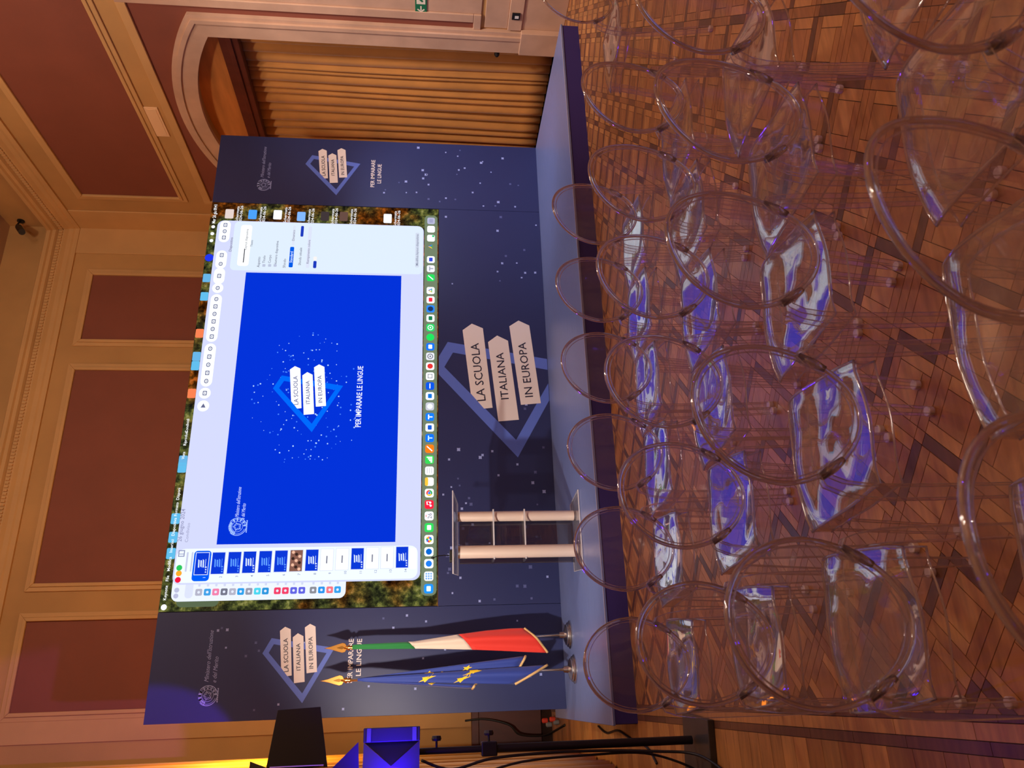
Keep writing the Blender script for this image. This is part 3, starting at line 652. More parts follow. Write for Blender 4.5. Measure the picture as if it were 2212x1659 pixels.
# toolbar pills
pills = [((481, 487), (478, 514), 3), ((474, 552), (471, 571), 2), ((470, 590), (467, 604), 1), ((465.4, 623), (465.4, 623), 1), ((465, 647), (452.4, 728), 6), ((450.7, 754), (440, 824), 5), ((437, 850), (437, 850), 1), ((433, 877.5), (433, 877.5), 1)]
zp = W1[3]-.085
for k, (p, q, n_) in enumerate(pills):
    xb, xa = S(p).x, S(q).x; pl = shape('toolbar_pill', rrect(xa-.058, zp-.056, xb+.058, zp+.056, .056), 6, (244, 250, 255), win); mb = MB()
    if k == 7: poly_wall(mb, [(xa-.018, zp-.024), (xa+.026, zp), (xa-.018, zp+.024)], YL(7), .0004)
    for i in range(n_ if k != 7 else 0):
        xx = xa+(xb-xa)*(i/(max(1, n_-1)))
        if n_ == 1: xx = (xa+xb)/2
        o_ = rrect(xx-.024, zp-.02, xx+.024, zp+.02, .02 if (i+k) % 2 else .006); ii = [(xx+(a-xx)*.62, zp+(b-zp)*.62) for a, b in o_]
        for t in range(len(o_)): poly_wall(mb, [o_[t], o_[(t+1) % len(o_)], ii[(t+1) % len(o_)], ii[t]], YL(7), .0004)
        poly_wall(mb, disc(xx, zp, .006, 6), YL(7), .0004)
    mb.build('toolbar_glyph', em((96, 98, 132)), pl)
# format panel contents
def ib(name, a, b, rgb, r=.012, parent=insp, layer=7):
    p, q = S(c6(*a)), S(c6(*b)); x0, x1 = sorted((p.x, q.x)); z0, z1 = sorted((p.z, q.z)); return shape(name, rrect(x0, z0, x1, z1, r), layer, rgb, parent), (x0, z0, x1, z1)
card, cb = ib('layout_card', (318, 1020), (436, 718), (252, 255, 255), .03)
shape('layout_preview', [(cb[0]+.04, cb[1]+.05), (cb[0]+.21, cb[1]+.05), (cb[0]+.21, cb[1]+.06), (cb[0]+.04, cb[1]+.06)], 8, (60, 60, 70), card)
words('panel_lettering', 'Layout diapositiva', cb[0]+.33, cb[3]-.07, .036, 8, (70, 70, 90), card); words('panel_lettering', 'Titolo', cb[0]+.28, cb[3]-.13, .034, 8, (90, 90, 110), card)
for s_, p_, sz in (('Diapositiva', (275, 862), .04), ('Aspetto', (482, 992), .04), ('Titolo', (522, 972), .038), ('Corpo', (565, 970), .038), ('Numero diapositiva', (614, 925), .038), ('Sfondo', (674, 1002), .04), ('Sfondo attuale', (792, 950), .038)):
    q = S(c6(*p_)); words('panel_lettering', s_, q.x, q.z, sz, 7, (96, 98, 122), insp)
for xx in (520, 563, 604):
    q = S(c6(xx, 1018)); shape('check_box', rrect(q.x-.016, q.z-.016, q.x+.016, q.z+.016, .006), 7, (176, 184, 206), insp)
b1_, q = ib('blue_button', (704, 1032), (747, 880), (0, 84, 214)); words('panel_lettering', 'Standard', (q[0]+q[2])/2, (q[1]+q[3])/2, .04, 8, (220, 236, 255), b1_)
b2_, q = ib('grey_button', (728, 868), (758, 722), (206, 214, 230)); words('panel_lettering', 'Dinamico', (q[0]+q[2])/2, (q[1]+q[3])/2, .036, 8, (110, 112, 136), b2_)
ib('colour_swatch', (792, 803), (820, 724), (26, 54, 176)); ib('colour_swatch', (886, 1038), (914, 985), (26, 54, 176)); ib('colour_swatch', (888, 980), (916, 952), (230, 226, 226))
b3_, q = ib('grey_button', (832, 1036), (880, 728), (206, 212, 232)); words('panel_lettering', 'Riempimento colore', q[0]+.2, (q[1]+q[3])/2, .036, 8, (110, 112, 136), b3_)
b4_, q = ib('grey_button', (1648, 1032), (1680, 775), (196, 204, 222)); words('panel_lettering', 'Modifica layout diapositiva', (q[0]+q[2])/2, (q[1]+q[3])/2, .036, 8, (110, 116, 140), b4_, width=(q[2]-q[0])*.9)
# dock
dk = (S((925, 1287)).x, ZSB+.012, S((930, 466)).x, S((908, 1270)).z-.005); zdk = (dk[1]+dk[3])/2
dock = shape('dock_bar', rrect(dk[0], dk[1], dk[2], dk[3], .05), 2, (108, 122, 98))
WH = (246, 248, 255)
c7y = lambda v: 700+v/2.592
c6y = lambda v: 280+v/3.457
icons = [(c7y(1482), (30, 140, 240), 'sq', (220, 240, 255)), (c7y(1412), WH, 'grid', (120, 170, 230)), (c7y(1342), WH, 'disc', (30, 120, 230)), (c7y(1275), WH, 'disc', (10, 100, 200)), (c7y(1207), WH, 'petal', None), (c7y(1140), (48, 208, 88), 'sq', (236, 255, 240)), (c7y(1075), WH, '26', (90, 92, 120)),
         (c7y(1011), (250, 30, 60), 'note', WH), (c7y(947), WH, 'ring', None), (c7y(883), (255, 252, 240), 'top', (250, 190, 60)), (c7y(822), WH, 'lines', (190, 190, 200)), (c7y(760), (52, 206, 82), 'bars', WH), (c7y(699), (255, 120, 20), 'slash', WH), (c7y(639), (16, 110, 236), 'tee', (190, 226, 255)), (c7y(580), WH, 'sq', (20, 86, 200)), (c7y(521), (20, 120, 240), 'tee', WH), (c7y(462), (190, 192, 204), 'disc', (230, 232, 240)), (c7y(404), WH, 'sq', (16, 110, 210)), (c7y(348), (10, 82, 220), 'line', WH), (c7y(293), WH, 'box', (90, 92, 110)), (c7y(237), WH, 'disc', (220, 50, 50)), (c7y(182), (220, 222, 230), 'ring1', (90, 92, 110)), (c7y(128), (20, 110, 236), 'sq', WH),
         (c6y(1552), None, 'spot', (30, 215, 90)), (c6y(1480), (40, 208, 100), 'ring1', WH), (c6y(1410), WH, 'sq', (20, 120, 70)), (c6y(1340), (40, 130, 240), 'disc', (30, 50, 90)), (c6y(1272), WH, 'sq', (232, 40, 60)), (c6y(1203), WH, 'tri', None), (c6y(1107), (40, 208, 90), 'slash', WH), (c6y(1040), (230, 230, 240), 'tee', (150, 152, 170)), (c6y(972), WH, 'sq', (50, 70, 200)), (c6y(875), None, 'tri', None), (c6y(812), (246, 252, 250), 'dotg', (60, 190, 120)), (c6y(745), (250, 252, 252), 'lines', (220, 220, 224)), (c6y(683), (170, 172, 200), 'sq', (150, 152, 186))]
for (py, col_, g, gc) in icons:
    x_ = S((928, py)).x; r = .043; ico = None
    if col_ is not None: ico = shape('app_icon', rrect(x_-r, zdk-r, x_+r, zdk+r, .021), 3, col_, dock)
    mats = [em(gc)] if gc else [em((232, 60, 60)), em((250, 190, 40)), em((50, 170, 90)), em((50, 110, 230))]
    mb = MB(); P = lambda pts, mi=0, la=4: poly_wall(mb, pts, YL(la), .0004, mi)
    if g == 'sq': P(rrect(x_-.024, zdk-.02, x_+.024, zdk+.02, .008))
    elif g == 'disc': P(disc(x_, zdk, .029)); 
    elif g == 'grid':
        for i in range(9): P(rrect(x_-.03+.022*(i % 3), zdk-.03+.022*(i//3), x_-.014+.022*(i % 3), zdk-.014+.022*(i//3), .004))
    elif g == 'petal':
        for i in range(8): P(disc(x_+.018*math.cos(i*pi/4), zdk+.018*math.sin(i*pi/4), .012, 8), i % 4, 4+i*.1)
    elif g == 'ring':
        for i in range(3): P([(x_+rr_*math.cos(t), zdk+rr_*math.sin(t)) for rr_, ts in ((.03, 1), (.015, -1)) for t in [(i*2*pi/3)+k*2*pi/18 for k in range(7)][::ts]], i)
        P(disc(x_, zdk, .013, 10), 3)
    elif g == 'ring1':
        for i in range(16): P([(x_+a*math.cos(t), zdk+a*math.sin(t)) for a, t in ((.03, i*pi/8), (.022, i*pi/8), (.022, (i+1)*pi/8), (.03, (i+1)*pi/8))])
        P(disc(x_, zdk, .009, 8))
    elif g == 'top': P(rrect(x_-.043, zdk+.012, x_+.043, zdk+.043, .018))
    elif g == 'lines':
        for i in range(3): P(rrect(x_-.028, zdk-.024+.021*i, x_+.028, zdk-.018+.021*i, .002))
    elif g == 'bars':
        for i in range(4): P(rrect(x_-.03+.016*i, zdk-.028, x_-.018+.016*i, zdk-.008+.012*i, .002))
    elif g == 'slash': P([(x_-.028, zdk-.022), (x_-.020, zdk-.03), (x_+.03, zdk+.024), (x_+.022, zdk+.03)])
    elif g == 'tee': P(rrect(x_-.026, zdk+.006, x_+.026, zdk+.018, .003)); P(rrect(x_-.006, zdk-.028, x_+.006, zdk+.006, .003))
    elif g == 'line': P(rrect(x_-.028, zdk-.004, x_+.028, zdk+.006, .003))
    elif g == 'box':
        for i in range(4): P([(x_+.026*math.cos(i*pi/2+pi/4)*k, zdk+.026*math.sin(i*pi/2+pi/4)*k) for k in (1.3, 1)]+[(x_+.026*math.cos(i*pi/2+3*pi/4)*k, zdk+.026*math.sin(i*pi/2+3*pi/4)*k) for k in (1, 1.3)])
    elif g == 'note': P(disc(x_-.012, zdk-.014, .011, 8)); P(disc(x_+.018, zdk-.010, .011, 8), 0, 4.2); P(rrect(x_-.004, zdk-.014, x_+.000, zdk+.022, .001), 0, 4.3); P(rrect(x_+.025, zdk-.010, x_+.029, zdk+.026, .001), 0, 4.3); P([(x_-.004, zdk+.014), (x_+.029, zdk+.018), (x_+.029, zdk+.028), (x_-.004, zdk+.024)], 0, 4.4)
    elif g == 'tri':
        for i in range(3):
            t0, t1 = pi/2+i*2*pi/3, pi/2+(i+1)*2*pi/3; P([(x_+.032*math.cos(t0), zdk+.032*math.sin(t0)), (x_+.032*math.cos(t1), zdk+.032*math.sin(t1)), (x_+.012*math.cos(t1), zdk+.012*math.sin(t1)), (x_+.012*math.cos(t0), zdk+.012*math.sin(t0))], (1, 2, 3)[i])
    elif g == 'spot': P(disc(x_, zdk, .042, 20))
    elif g == 'dotg': P(disc(x_+.026, zdk-.024, .014, 10))
    elif g == '26': text_on_wall(mb, '26', x_, YL(4), zdk-.008, .056)
    if mb.v: mb.build('icon_glyph', mats, ico or dock)
    if col_ == WH and g == '26': shape('icon_glyph', rrect(x_-.012, zdk+.026, x_+.012, zdk+.032, .002), 4, (230, 80, 80), ico)
# menu bar words and desktop icons
menu = [('Keynote', 1280), ('File', 1249), ('Modifica', 1218), ('Inserisci', 1179), ('Diapositiva', 1138), ('Formato', 1100), ('Disponi', 1067), ('Vista', 984), ('Riproduci', 947), ('Condividi', 920)]
zm = ZT-.045
for s_, py in menu: words('menu_word', s_, S((400, py)).x, zm, .038, 2, (250, 252, 255), desk)
x_ = S((352, 1312)).x; shape('menu_mark', disc(x_, zm, .026, 10), 2, (250, 252, 255), desk)
for k, py in enumerate((1195, 1160, 1120, 1010, 995, 850, 790, 770, 720, 640, 600)):
    x_ = S((420, py)).x; shape('menu_icon', rrect(x_-.05, zm-.04, x_+.05, zm+.038, .012), 1, [(90, 176, 220), (96, 168, 214), (232, 120, 76)][k % 3 if k > 2 else 0], desk)
for k, py in enumerate((520, 505, 490)): x_ = S((455, py)).x; shape('menu_icon', disc(x_, zm, .02, 10), 2, (236, 238, 246), desk)
x_ = S((452, 557)).x; shape('menu_icon', disc(x_, zm, .045, 16), 2, (30, 50, 220), desk)
words('menu_word', 'Mer 26 giu 09:41', S((462, 462)).x, zm, .05, 2, (250, 252, 255), desk, width=.24)
dcols = [(214, 196, 190), (70, 150, 230), (236, 240, 250), (120, 170, 236), (60, 50, 52), (96, 70, 62), (236, 236, 240)]
for (xx, yy), col_ in zip(((262, 630), (435, 635), (622, 637), (798, 650), (975, 648), (1115, 650), (1443, 665)), dcols):
    q = S(c6(xx, yy)); ic = shape('desktop_file', rrect(q.x-.06, q.z-.045, q.x+.06, q.z+.045, .012), 2, col_, desk)
    words('file_name', 'Schermata', q.x, q.z-.085, .042, 2, (245, 246, 250), ic, width=.20); words('file_name', '2024-06-26', q.x, q.z-.125, .042, 2, (245, 246, 250), ic, width=.22)

# ------------------------------------------------------------------ lectern
lc_ = empty('lectern', (1.25, 6.42, ZS)); tag(lc_, 'clear acrylic lectern with two satin columns standing on the stage', 'lectern')
def cyl(name, x, y, z0, z1, r, mat, parent, seg=24): mb = MB(); mb.lathe([(r, z0), (r, z1)], (x, y, 0), seg); return mb.build(name, mat, parent, smooth=True, autosmooth=40)
M_SAT = pm('satin_champagne_metal', (236, 216, 202), .30, metal=.25)
for x_, y_, r in ((1.398, 6.42, .042), (1.094, 6.36, .052)):
    cl = cyl('column', x_, y_, ZS+.02, 1.165, r, M_SAT, lc_); cyl('column_cap', x_, y_, 1.165, 1.18, r*1.05, M_CHROME, cl); cyl('column_cap', x_, y_, ZS+.012, ZS+.024, r*1.05, M_CHROME, cl)
mb = MB(); mb.box((1.02, 6.50, ZS+.02), (1.46, 6.508, 1.16)); mb.build('front_panel', M_ACRT, lc_)
for z_ in (.62, .88): mb = MB(); mb.box((1.03, 6.34, z_), (1.44, 6.50, z_+.012)); sh_ = mb.build('shelf', M_ACR, lc_); mb = MB(); mb.box((1.03, 6.336, z_), (1.44, 6.34, z_+.012)); mb.build('shelf_edge', M_CUT, sh_)
mb = MB(); M_ = Matrix.Translation((1.245, 6.40, 1.195)) @ Matrix.Rotation(math.radians(-9), 4, 'X')
mb.prism([M_ @ Vector(p) for p in ((-.335, -.14, 0), (.335, -.14, 0), (.30, .20, 0), (-.30, .20, 0))], M_.to_3x3() @ Vector((0, 0, .012))); tp = mb.build('reading_top', M_ACR, lc_)
mb = MB(); mb.tube([M_ @ Vector(p) for p in ((-.335, -.14, .006), (.335, -.14, .006), (.30, .20, .006), (-.30, .20, .006))], .0055, 6, closed=True); mb.build('top_edge', M_CUT, tp)
mb = MB(); mb.prism([(.92, 6.22, ZS+.002), (1.57, 6.22, ZS+.002), (1.53, 6.60, ZS+.002), (.96, 6.60, ZS+.002)], (0, 0, .012)); bp_ = mb.build('base_plate', M_ACR, lc_)
mb = MB(); mb.tube([(.92, 6.22, ZS+.008), (1.57, 6.22, ZS+.008), (1.53, 6.60, ZS+.008), (.96, 6.60, ZS+.008)], .0055, 6, closed=True); mb.build('base_edge', M_CUT, bp_)
mic = empty('gooseneck_microphone', (1.06, 6.33, 1.22)); tag(mic, 'small black gooseneck microphone clipped on the lectern top', 'microphone')
mb = MB(); mb.box((1.01, 6.29, 1.216), (1.10, 6.36, 1.250)); mb.build('clip_base', M_BLKPL, mic, bevel=.006)
mb = MB(); mb.tube([(1.065, 6.33, 1.24), (1.066, 6.33, 1.29), (1.06, 6.32, 1.34), (1.045, 6.30, 1.375)], .004, 8); mb.build('gooseneck', M_BLACK, mic, smooth=True)
mb = MB(); mb.lathe([(.001, -.014), (.008, -.01), (.009, .004), (.006, .012), (.001, .014)], (1.042, 6.297, 1.384), 12); mb.build('capsule', M_BLKPL, mic, smooth=True)

# ------------------------------------------------------------------ flags
def flag_stand(name, x, y, xt, lab):
    e_ = empty(name, (x, y, ZS)); tag(e_, lab, 'flagpole')
    mb = MB(); mb.lathe([(.115, 0), (.118, .010), (.10, .018), (.104, .026), (.086, .034), (.088, .042), (.060, .052), (.03, .060), (.024, .10), (.0, .10)], (x, y, ZS), 28); mb.build('weighted_base', M_CHROME, e_, smooth=True, autosmooth=35)
    mb = MB(); mb.tube([(x, y, ZS+.06), (xt, y, 2.06)], .0125, 12); mb.build('pole', M_CHROME, e_, smooth=True)
    mb = MB(); mb.lathe([(.012, 0), (.022, .012), (.012, .026), (.026, .042), (.012, .06), (.010, .08)], (xt, y, 2.04), 16); mb.build('finial_collar', M_GOLD, e_, smooth=True)
    mb = MB()
    o_ = [(0, .25), (.012, .19), (.032, .125), (.040, .095), (.034, .072), (.015, .060)]; pts = o_+[(-a, b) for a, b in reversed(o_[1:])]
    hole = [(0, .145), (.012, .118), (.018, .098), (.012, .085), (.006, .08)]; hp = hole+[(-a, b) for a, b in reversed(hole[1:])]
    mb.prism([(xt+a, y-.005, 2.04+b) for a, b in pts], (0, .010, 0))
    sp = mb.build('spear_finial', M_GOLD, e_, bevel=.002)
    mb = MB(); mb.prism([(xt+a*.7, y-.0065, 2.04+b) for a, b in hp], (0, .013, 0)); mb.build('finial_relief', pm('dark_brass', (120, 84, 40), .35, metal=1), sp)
    return e_
def interp(tab, v):
    for (a, p), (b, q) in zip(tab, tab[1:]):
        if a <= v <= b: t = (v-a)/(b-a); return tuple(p[i]+(q[i]-p[i])*t for i in range(len(p)))
    return tab[-1][1]
flag_stand('flagpole_stand', .477, 7.02, .421, 'chrome flagpole with brass spear finial carrying the green white red flag')
flag_stand('flagpole_stand', .19, 6.90, .161, 'chrome flagpole with brass spear finial carrying the blue star flag')
M_FG = pm('green_cloth', (30, 128, 62), .8, sheen=.2); M_FW = pm('cream_white_cloth', (232, 214, 196), .8, sheen=.2); M_FR = pm('red_cloth', (226, 52, 40), .75, sheen=.2); M_FB = pm('royal_blue_cloth', (38, 62, 150), .7, sheen=.2); M_FY = pm('yellow_cloth', (250, 208, 44), .7)
M_FRINGE = pm('gold_fringe', (216, 178, 120), .7, bump=.6, bscale=250)
# Italian style tricolour: cloth gathered at the top, opening towards its hem
fo = empty('tricolour_flag', (.42, 6.99, .40)); tag(fo, 'green white and red flag draped down its pole on the stage', 'flag')
edge = [(0, (.405, .440)), (.35, (.395, .452)), (.60, (.375, .500)), (.78, (.355, .528)), (.92, (.338, .540)), (1, (.330, .540))]
def flag_pt(u, v):
    l, r = interp(edge, v); z0 = 2.05; zb = .40+.19*(u**1.2); z = z0+(zb-z0)*v
    x_ = l+(r-l)*u; y_ = 7.0-.012-.06*v*math.sin(u*pi)*.7-.018*v*math.sin(u*9+1.0+1.5*v)
    return (x_, y_, z)
def flag_part(name, va, vb, mat, tilt=0):
    mb = MB(); mb.grid(lambda u, w_: flag_pt(u, min(1, max(0, (va+(vb-va)*w_)+(tilt*(.5-u) if 0 < w_ < 1.0001 and not (va == 0 and w_ == 0) and not (vb == 1 and w_ == 1) else 0)))), 18, 16)
    o = mb.build(name, mat, fo, smooth=True); md = o.modifiers.new('thickness', 'SOLIDIFY'); md.thickness = .003; return o
flag_part('green_band', 0, .32, M_FG, .0); flag_part('white_band', .32, .612, M_FW, .0); flag_part('red_band', .612, 1.0, M_FR, .0)
mb = MB(); mb.tube([Vector(flag_pt(i/20, 1.0))+Vector((0, -.004, -.008)) for i in range(21)], .010, 6); mb.build('fringe', M_FRINGE, fo, smooth=True)
# blue flag with stars: three hanging folds
fe = empty('starred_blue_flag', (.16, 6.88, .42)); tag(fe, 'blue flag with yellow stars and gold fringe draped down its pole', 'flag')
folds_ = [(.152, .172, .205, .305, 1.985, .66, .60, 0.012), (.150, .170, .085, .228, 1.985, .70, .42, -.03), (.146, .160, .062, .105, 1.95, 1.055, 1.02, .0)]
def fold_fn(k):
    l0, r0, l1, r1, zt, zl, zr, dy = folds_[k]
    def fn(u, v):
        z = zt+((zl+(zr-zl)*u)-zt)*v; l = l0+(l1-l0)*v; r = r0+(r1-r0)*v
        return (l+(r-l)*u, 6.885+dy-.03*v*math.sin(u*pi)-.012*v*math.sin(u*7+k*2+v*2), z)
    return fn
def star5(fn, cu, cv, ru, rv, rot=0):
    pts = []
    for q in range(10):
        R_ = 1 if q % 2 == 0 else .42; t = q*pi/5+rot; p = Vector(fn(min(1, max(0, cu+R_*ru*math.sin(t))), cv-R_*rv*math.cos(t))); p.y -= .006; pts.append(p)
    c_ = Vector(fn(cu, cv)); c_.y -= .007
    return [c_]+pts
stars_ = {0: [(.30, .43, .42, .030, .3), (.50, .66, .34, .032, .5), (.3, .51, .14, .010, 0)], 1: [(.42, .40, .60, .036, .2), (.85, .62, .40, .040, 3.0), (.30, .62, .40, .034, .1)], 2: [(.5, .62, .55, .034, 2.6)]}
for k in range(3):
    fn = fold_fn(k); mb = MB(); mb.grid(fn, 14, 20); o = mb.build('cloth_fold', M_FB, fe, smooth=True); md = o.modifiers.new('thickness', 'SOLIDIFY'); md.thickness = .003
    for s_ in stars_[k]:
        p = star5(fn, *s_); mb = MB(); mb.add(p, [(0, i+1, (i+1) % 10+1) for i in range(10)]); so = mb.build('star', M_FY, o); md = so.modifiers.new('thickness', 'SOLIDIFY'); md.thickness = .0015
    mb = MB(); mb.tube([Vector(fn(i/16, 1.0))+Vector((0, -.004, -.006)) for i in range(17)], .011, 6); mb.build('fringe', M_FRINGE, o, smooth=True)

# ------------------------------------------------------------------ clear round-backed chairs
OW, OHh, OZ = .156, .195, .692                # half width, half height and middle of the oval back
def back_y(x, z): return -.012-.055*((z-.50)/.39)-.030*(1-(x/.16)**2)+.012
def oval(t, k=1.0):
    x = OW*k*math.cos(t); s_ = math.sin(t); z = OZ+OHh*k*s_; x *= (1-.06*min(0, s_)*-1)
    return x, z
def corner_lines(mb, path, secs, r=.0013):  # thin tubes standing in for the bright refracted lines along leg corners
    for sa in (-1, 1):
        for sb in (-1, 1):
            mb.tube([Vector(p)+Vector(a)*sa*.96+Vector(b)*sb*.96 for p, (a, b) in zip(path, secs)], r, 5, mi=1)
def chair_meshes():
    out = {}
    mb = MB(); n = 48; rings = (0, .3, .55, .78, .93, 1.0)
    for side in (0, 1):
        vs_ = []; 
        for r in rings[1:]:
            for i in range(n):
                x, z = oval(2*pi*i/n, r*.985); vs_.append((x, back_y(x, z)+(.0035 if side else -.0035), z))
        x, z = 0, OZ; vs_.append((0, back_y(0, OZ)+(.0035 if side else -.0035), OZ)); c = len(vs_)-1
        f = [(c, i, (i+1) % n) for i in range(n)]
        for k in range(len(rings)-2):
            for i in range(n): f.append((k*n+i, (k+1)*n+i, (k+1)*n+(i+1) % n, k*n+(i+1) % n))
        mb.add(vs_, f, 0)
    out['backrest'] = (mb, [M_CLEARB], True)
    mb = MB(); pts = []
    for i in range(64): x, z = oval(2*pi*i/64); pts.append((x, back_y(x, z), z))
    mb.tube(pts, .0058, 8, closed=True)
    inner = []
    for i in range(64): x, z = oval(2*pi*i/64, .925); inner.append((x, back_y(x, z)+.006, z))
    mb.tube(inner, .0016, 6, closed=True)
    for s in (-1, 1): mb.tube([(s*.104, back_y(s*.104, .555), .552), (s*.120, back_y(s*.12, .575)+.002, .575), (s*.140, back_y(s*.14, .605)+.004, .606)], [.008, .0115, .009], 6)
    out['rim'] = (mb, [M_EDGE], True)
    # seat: dished sheet with rolled front and a skirt all round
    mb = MB()
    def half(v): return .145+.032*(1-(1-v)**2)          # half width from back (v=0) to front (v=1)
    def outline(v): return half(v)
    def fn(u, v):
        hx = half(v); x = (2*u-1)*hx; y = .015+.365*v-.02*(1-(2*u-1)**2)*(1-v)+.018*(1-(2*u-1)**2)*v
        d = -.010*math.sin(pi*min(1, v*1.05))*(1-(2*u-1)**2)-.016*max(0, (v-.80)/.2)**2-.006*max(0, abs(2*u-1)-.8)/.2+.0022*math.sin(9*u+4*v)+.0015*math.sin(13*v+5*u)
        return (x, y, .462+d)
    mb.grid(fn, 22, 22, 0)
    mb.grid(lambda u, v: tuple(Vector(fn(u, v))+Vector((0, 0, -.006))), 22, 22, 0)
    def loop(k): # outline walk
        if k < 1: return fn(k, 1)
        if k < 2: return fn(1, 2-k)
        if k < 3: return fn(3-k, 0)
        return fn(0, k-3)
    ns = 72; vs_ = []
    for i in range(ns):
        p = Vector(loop(4*i/ns)); vs_ += [p, p+Vector((0, 0, -.052))]
    mb.add(vs_, [(2*i, 2*i+1, (2*i+3) % (2*ns), (2*i+2) % (2*ns)) for i in range(ns)], 0)
    out['seat'] = (mb, [M_CLEAR], True)
    mb = MB(); mb.tube([loop(4*i/ns) for i in range(ns)], .0036, 6, closed=True); mb.tube([Vector(loop(4*i/ns))+Vector((0, 0, -.052)) for i in range(ns)], .0026, 6, closed=True)
    out['seat_edge'] = (mb, [M_EDGE], True)
    for s in (-1, 1):
        path = [(s*.112, -.022, .592), (s*.128, -.020, .603), (s*.148, -.010, .588), (s*.160, .0, .548), (s*.166, .004, .50), (s*.169, .004, .44), (s*.170, -.002, .34), (s*.171, -.018, .18), (s*.172, -.045, .004)]
        secs = [((.004, 0, .007), (0, .006, 0)), ((.007, 0, .011), (0, .008, 0)), ((.011, 0, .010), (0, .010, 0)), ((.014, 0, .004), (0, .011, 0)), ((.0155, 0, 0), (0, .012, 0)), ((.016, 0, 0), (0, .012, 0)), ((.0155, 0, 0), (0, .012, 0)), ((.0145, 0, 0), (0, .011, 0)), ((.0125, 0, 0), (0, .010, 0))]
        if s < 0: secs = [((a[0], a[1], -a[2]), b) for a, b in secs]
        mb = MB(); mb.sweep(path, secs); corner_lines(mb, path, secs); out['rear%d' % s] = (mb, [M_EDGE], False)
        path = [(s*.160, .352, .442), (s*.163, .362, .34), (s*.167, .385, .18), (s*.170, .412, .004)]
        secs = [((.015, 0, 0), (0, .015, 0)), ((.014, 0, 0), (0, .014, 0)), ((.0125, 0, 0), (0, .0125, 0)), ((.0105, 0, 0), (0, .0105, 0))]
        mb = MB(); mb.sweep(path, secs); corner_lines(mb, path, secs, .0012); out['front%d' % s] = (mb, [M_EDGE], False)
        mb = MB(); mb.lathe([(.015, 0), (.016, .006), (.016, .016), (.014, .018)], (s*.170, -.045, 0), 12); out['footr%d' % s] = (mb, [M_FOOT], True)
        mb = MB(); mb.lathe([(.014, 0), (.015, .006), (.015, .016), (.013, .018)], (s*.170, .412, 0), 12); out['footf%d' % s] = (mb, [M_FOOT], True)
    return out
CM = chair_meshes()
def make_chair():
    r = empty('clear_chair')
    bk = CM['backrest'][0].build('backrest', CM['backrest'][1], r, smooth=True); CM['rim'][0].build('rim', M_EDGE, bk, smooth=True)
    se = CM['seat'][0].build('seat', CM['seat'][1], r, smooth=True, autosmooth=40); CM['seat_edge'][0].build('seat_edge', M_EDGE, se, smooth=True)
    for s in (-1, 1):
        for k in ('rear', 'front'):
            lg = CM['%s%d' % (k, s)][0].build('leg', [M_CLEARL, M_LEDGE], r); CM['foot%s%d' % (k[0], s)][0].build('foot', M_FOOT, lg, smooth=True, autosmooth=40)
    return r
def copy_tree(o, parent=None):
    c = o.copy(); COL.objects.link(c); c.parent = parent
    for ch in o.children: copy_tree(ch, c)
    return c
ORD = ['first', 'second', 'third', 'fourth', 'fifth', 'sixth']
rows = [('front', [(.088, 2.82), (.503, 2.86), (.886, 2.87), (1.260, 2.89), (1.635, 2.90), (2.005, 2.87)]), ('second', [(.115, 2.09), (.532, 2.14), (.91, 2.18), (1.282, 2.17), (1.658, 2.17), (2.03, 2.16)]),
        ('third', [(.112, 1.44), (.545, 1.47), (.972, 1.50), (1.345, 1.45), (1.76, 1.52)]), ('rearmost', [(.13, .755), (.57, .77), (1.005, .76), (1.42, .78)])]
proto = make_chair(); first = True
for rn, lst in rows:
    for i, (x_, y_) in enumerate(lst):
        o = proto if first else copy_tree(proto); first = False
        o.location = (x_, y_+.06, 0); o.rotation_euler.z = random.uniform(-.012, .012)
        tag(o, 'clear plastic round-backed chair, %s from the left wall in the %s row' % (ORD[i], rn), 'chair', 'transparent chairs in rows')
o = copy_tree(proto); o.location = (3.29, 2.93, 0); o.rotation_euler.z = .12
tag(o, 'clear plastic round-backed chair alone across the aisle near the stage end', 'chair', 'transparent chairs in rows')

# ------------------------------------------------------------------ light stand with two stage lights
PX, PY, QY = -.246, 4.32, 4.06
sd = empty('light_stand', (PX, PY, 0)); tag(sd, 'tall black light stand with clamp knobs beside the left end of the stage', 'stand')
cyl('lower_tube', PX, PY, .05, 1.12, .021, M_BLACK, sd); cyl('upper_tube', PX, PY, 1.1, 1.62, .016, M_BLACK, sd); mb = MB(); mb.tube([(PX, PY, 1.60), (-.42, PY, 1.60), (-.42, PY, 1.94)], .014, 10); mb.build('top_bracket', M_BLACK, sd, smooth=True)
mb = MB(); mb.box((PX-.034, PY-.034, 1.07), (PX+.034, PY+.034, 1.15)); ck = mb.build('clamp_collar', M_BLACK, sd, bevel=.006)
def knob(x, y, z, par):
    mb = MB(); mb.lathe([(.006, 0), (.006, .03), (.022, .032), (.026, .042), (.022, .055), (.0, .056)], (x, y, z), 10, axis='X'); mb.build('knob', M_BLKPL, par)
knob(PX+.03, PY, 1.11, ck); knob(PX+.014, PY, 1.375, sd)
mb = MB(); mb.prism([(PX-.20, PY-.20, 0), (PX+.10, PY-.235, 0), (PX+.13, PY+.17, 0), (PX-.17, PY+.22, 0)], (0, 0, .035)); mb.build('base_plate', pm('worn_steel_plate', (64, 58, 54), .45, metal=.4, noise=.2, scale=9), sd, bevel=.004)
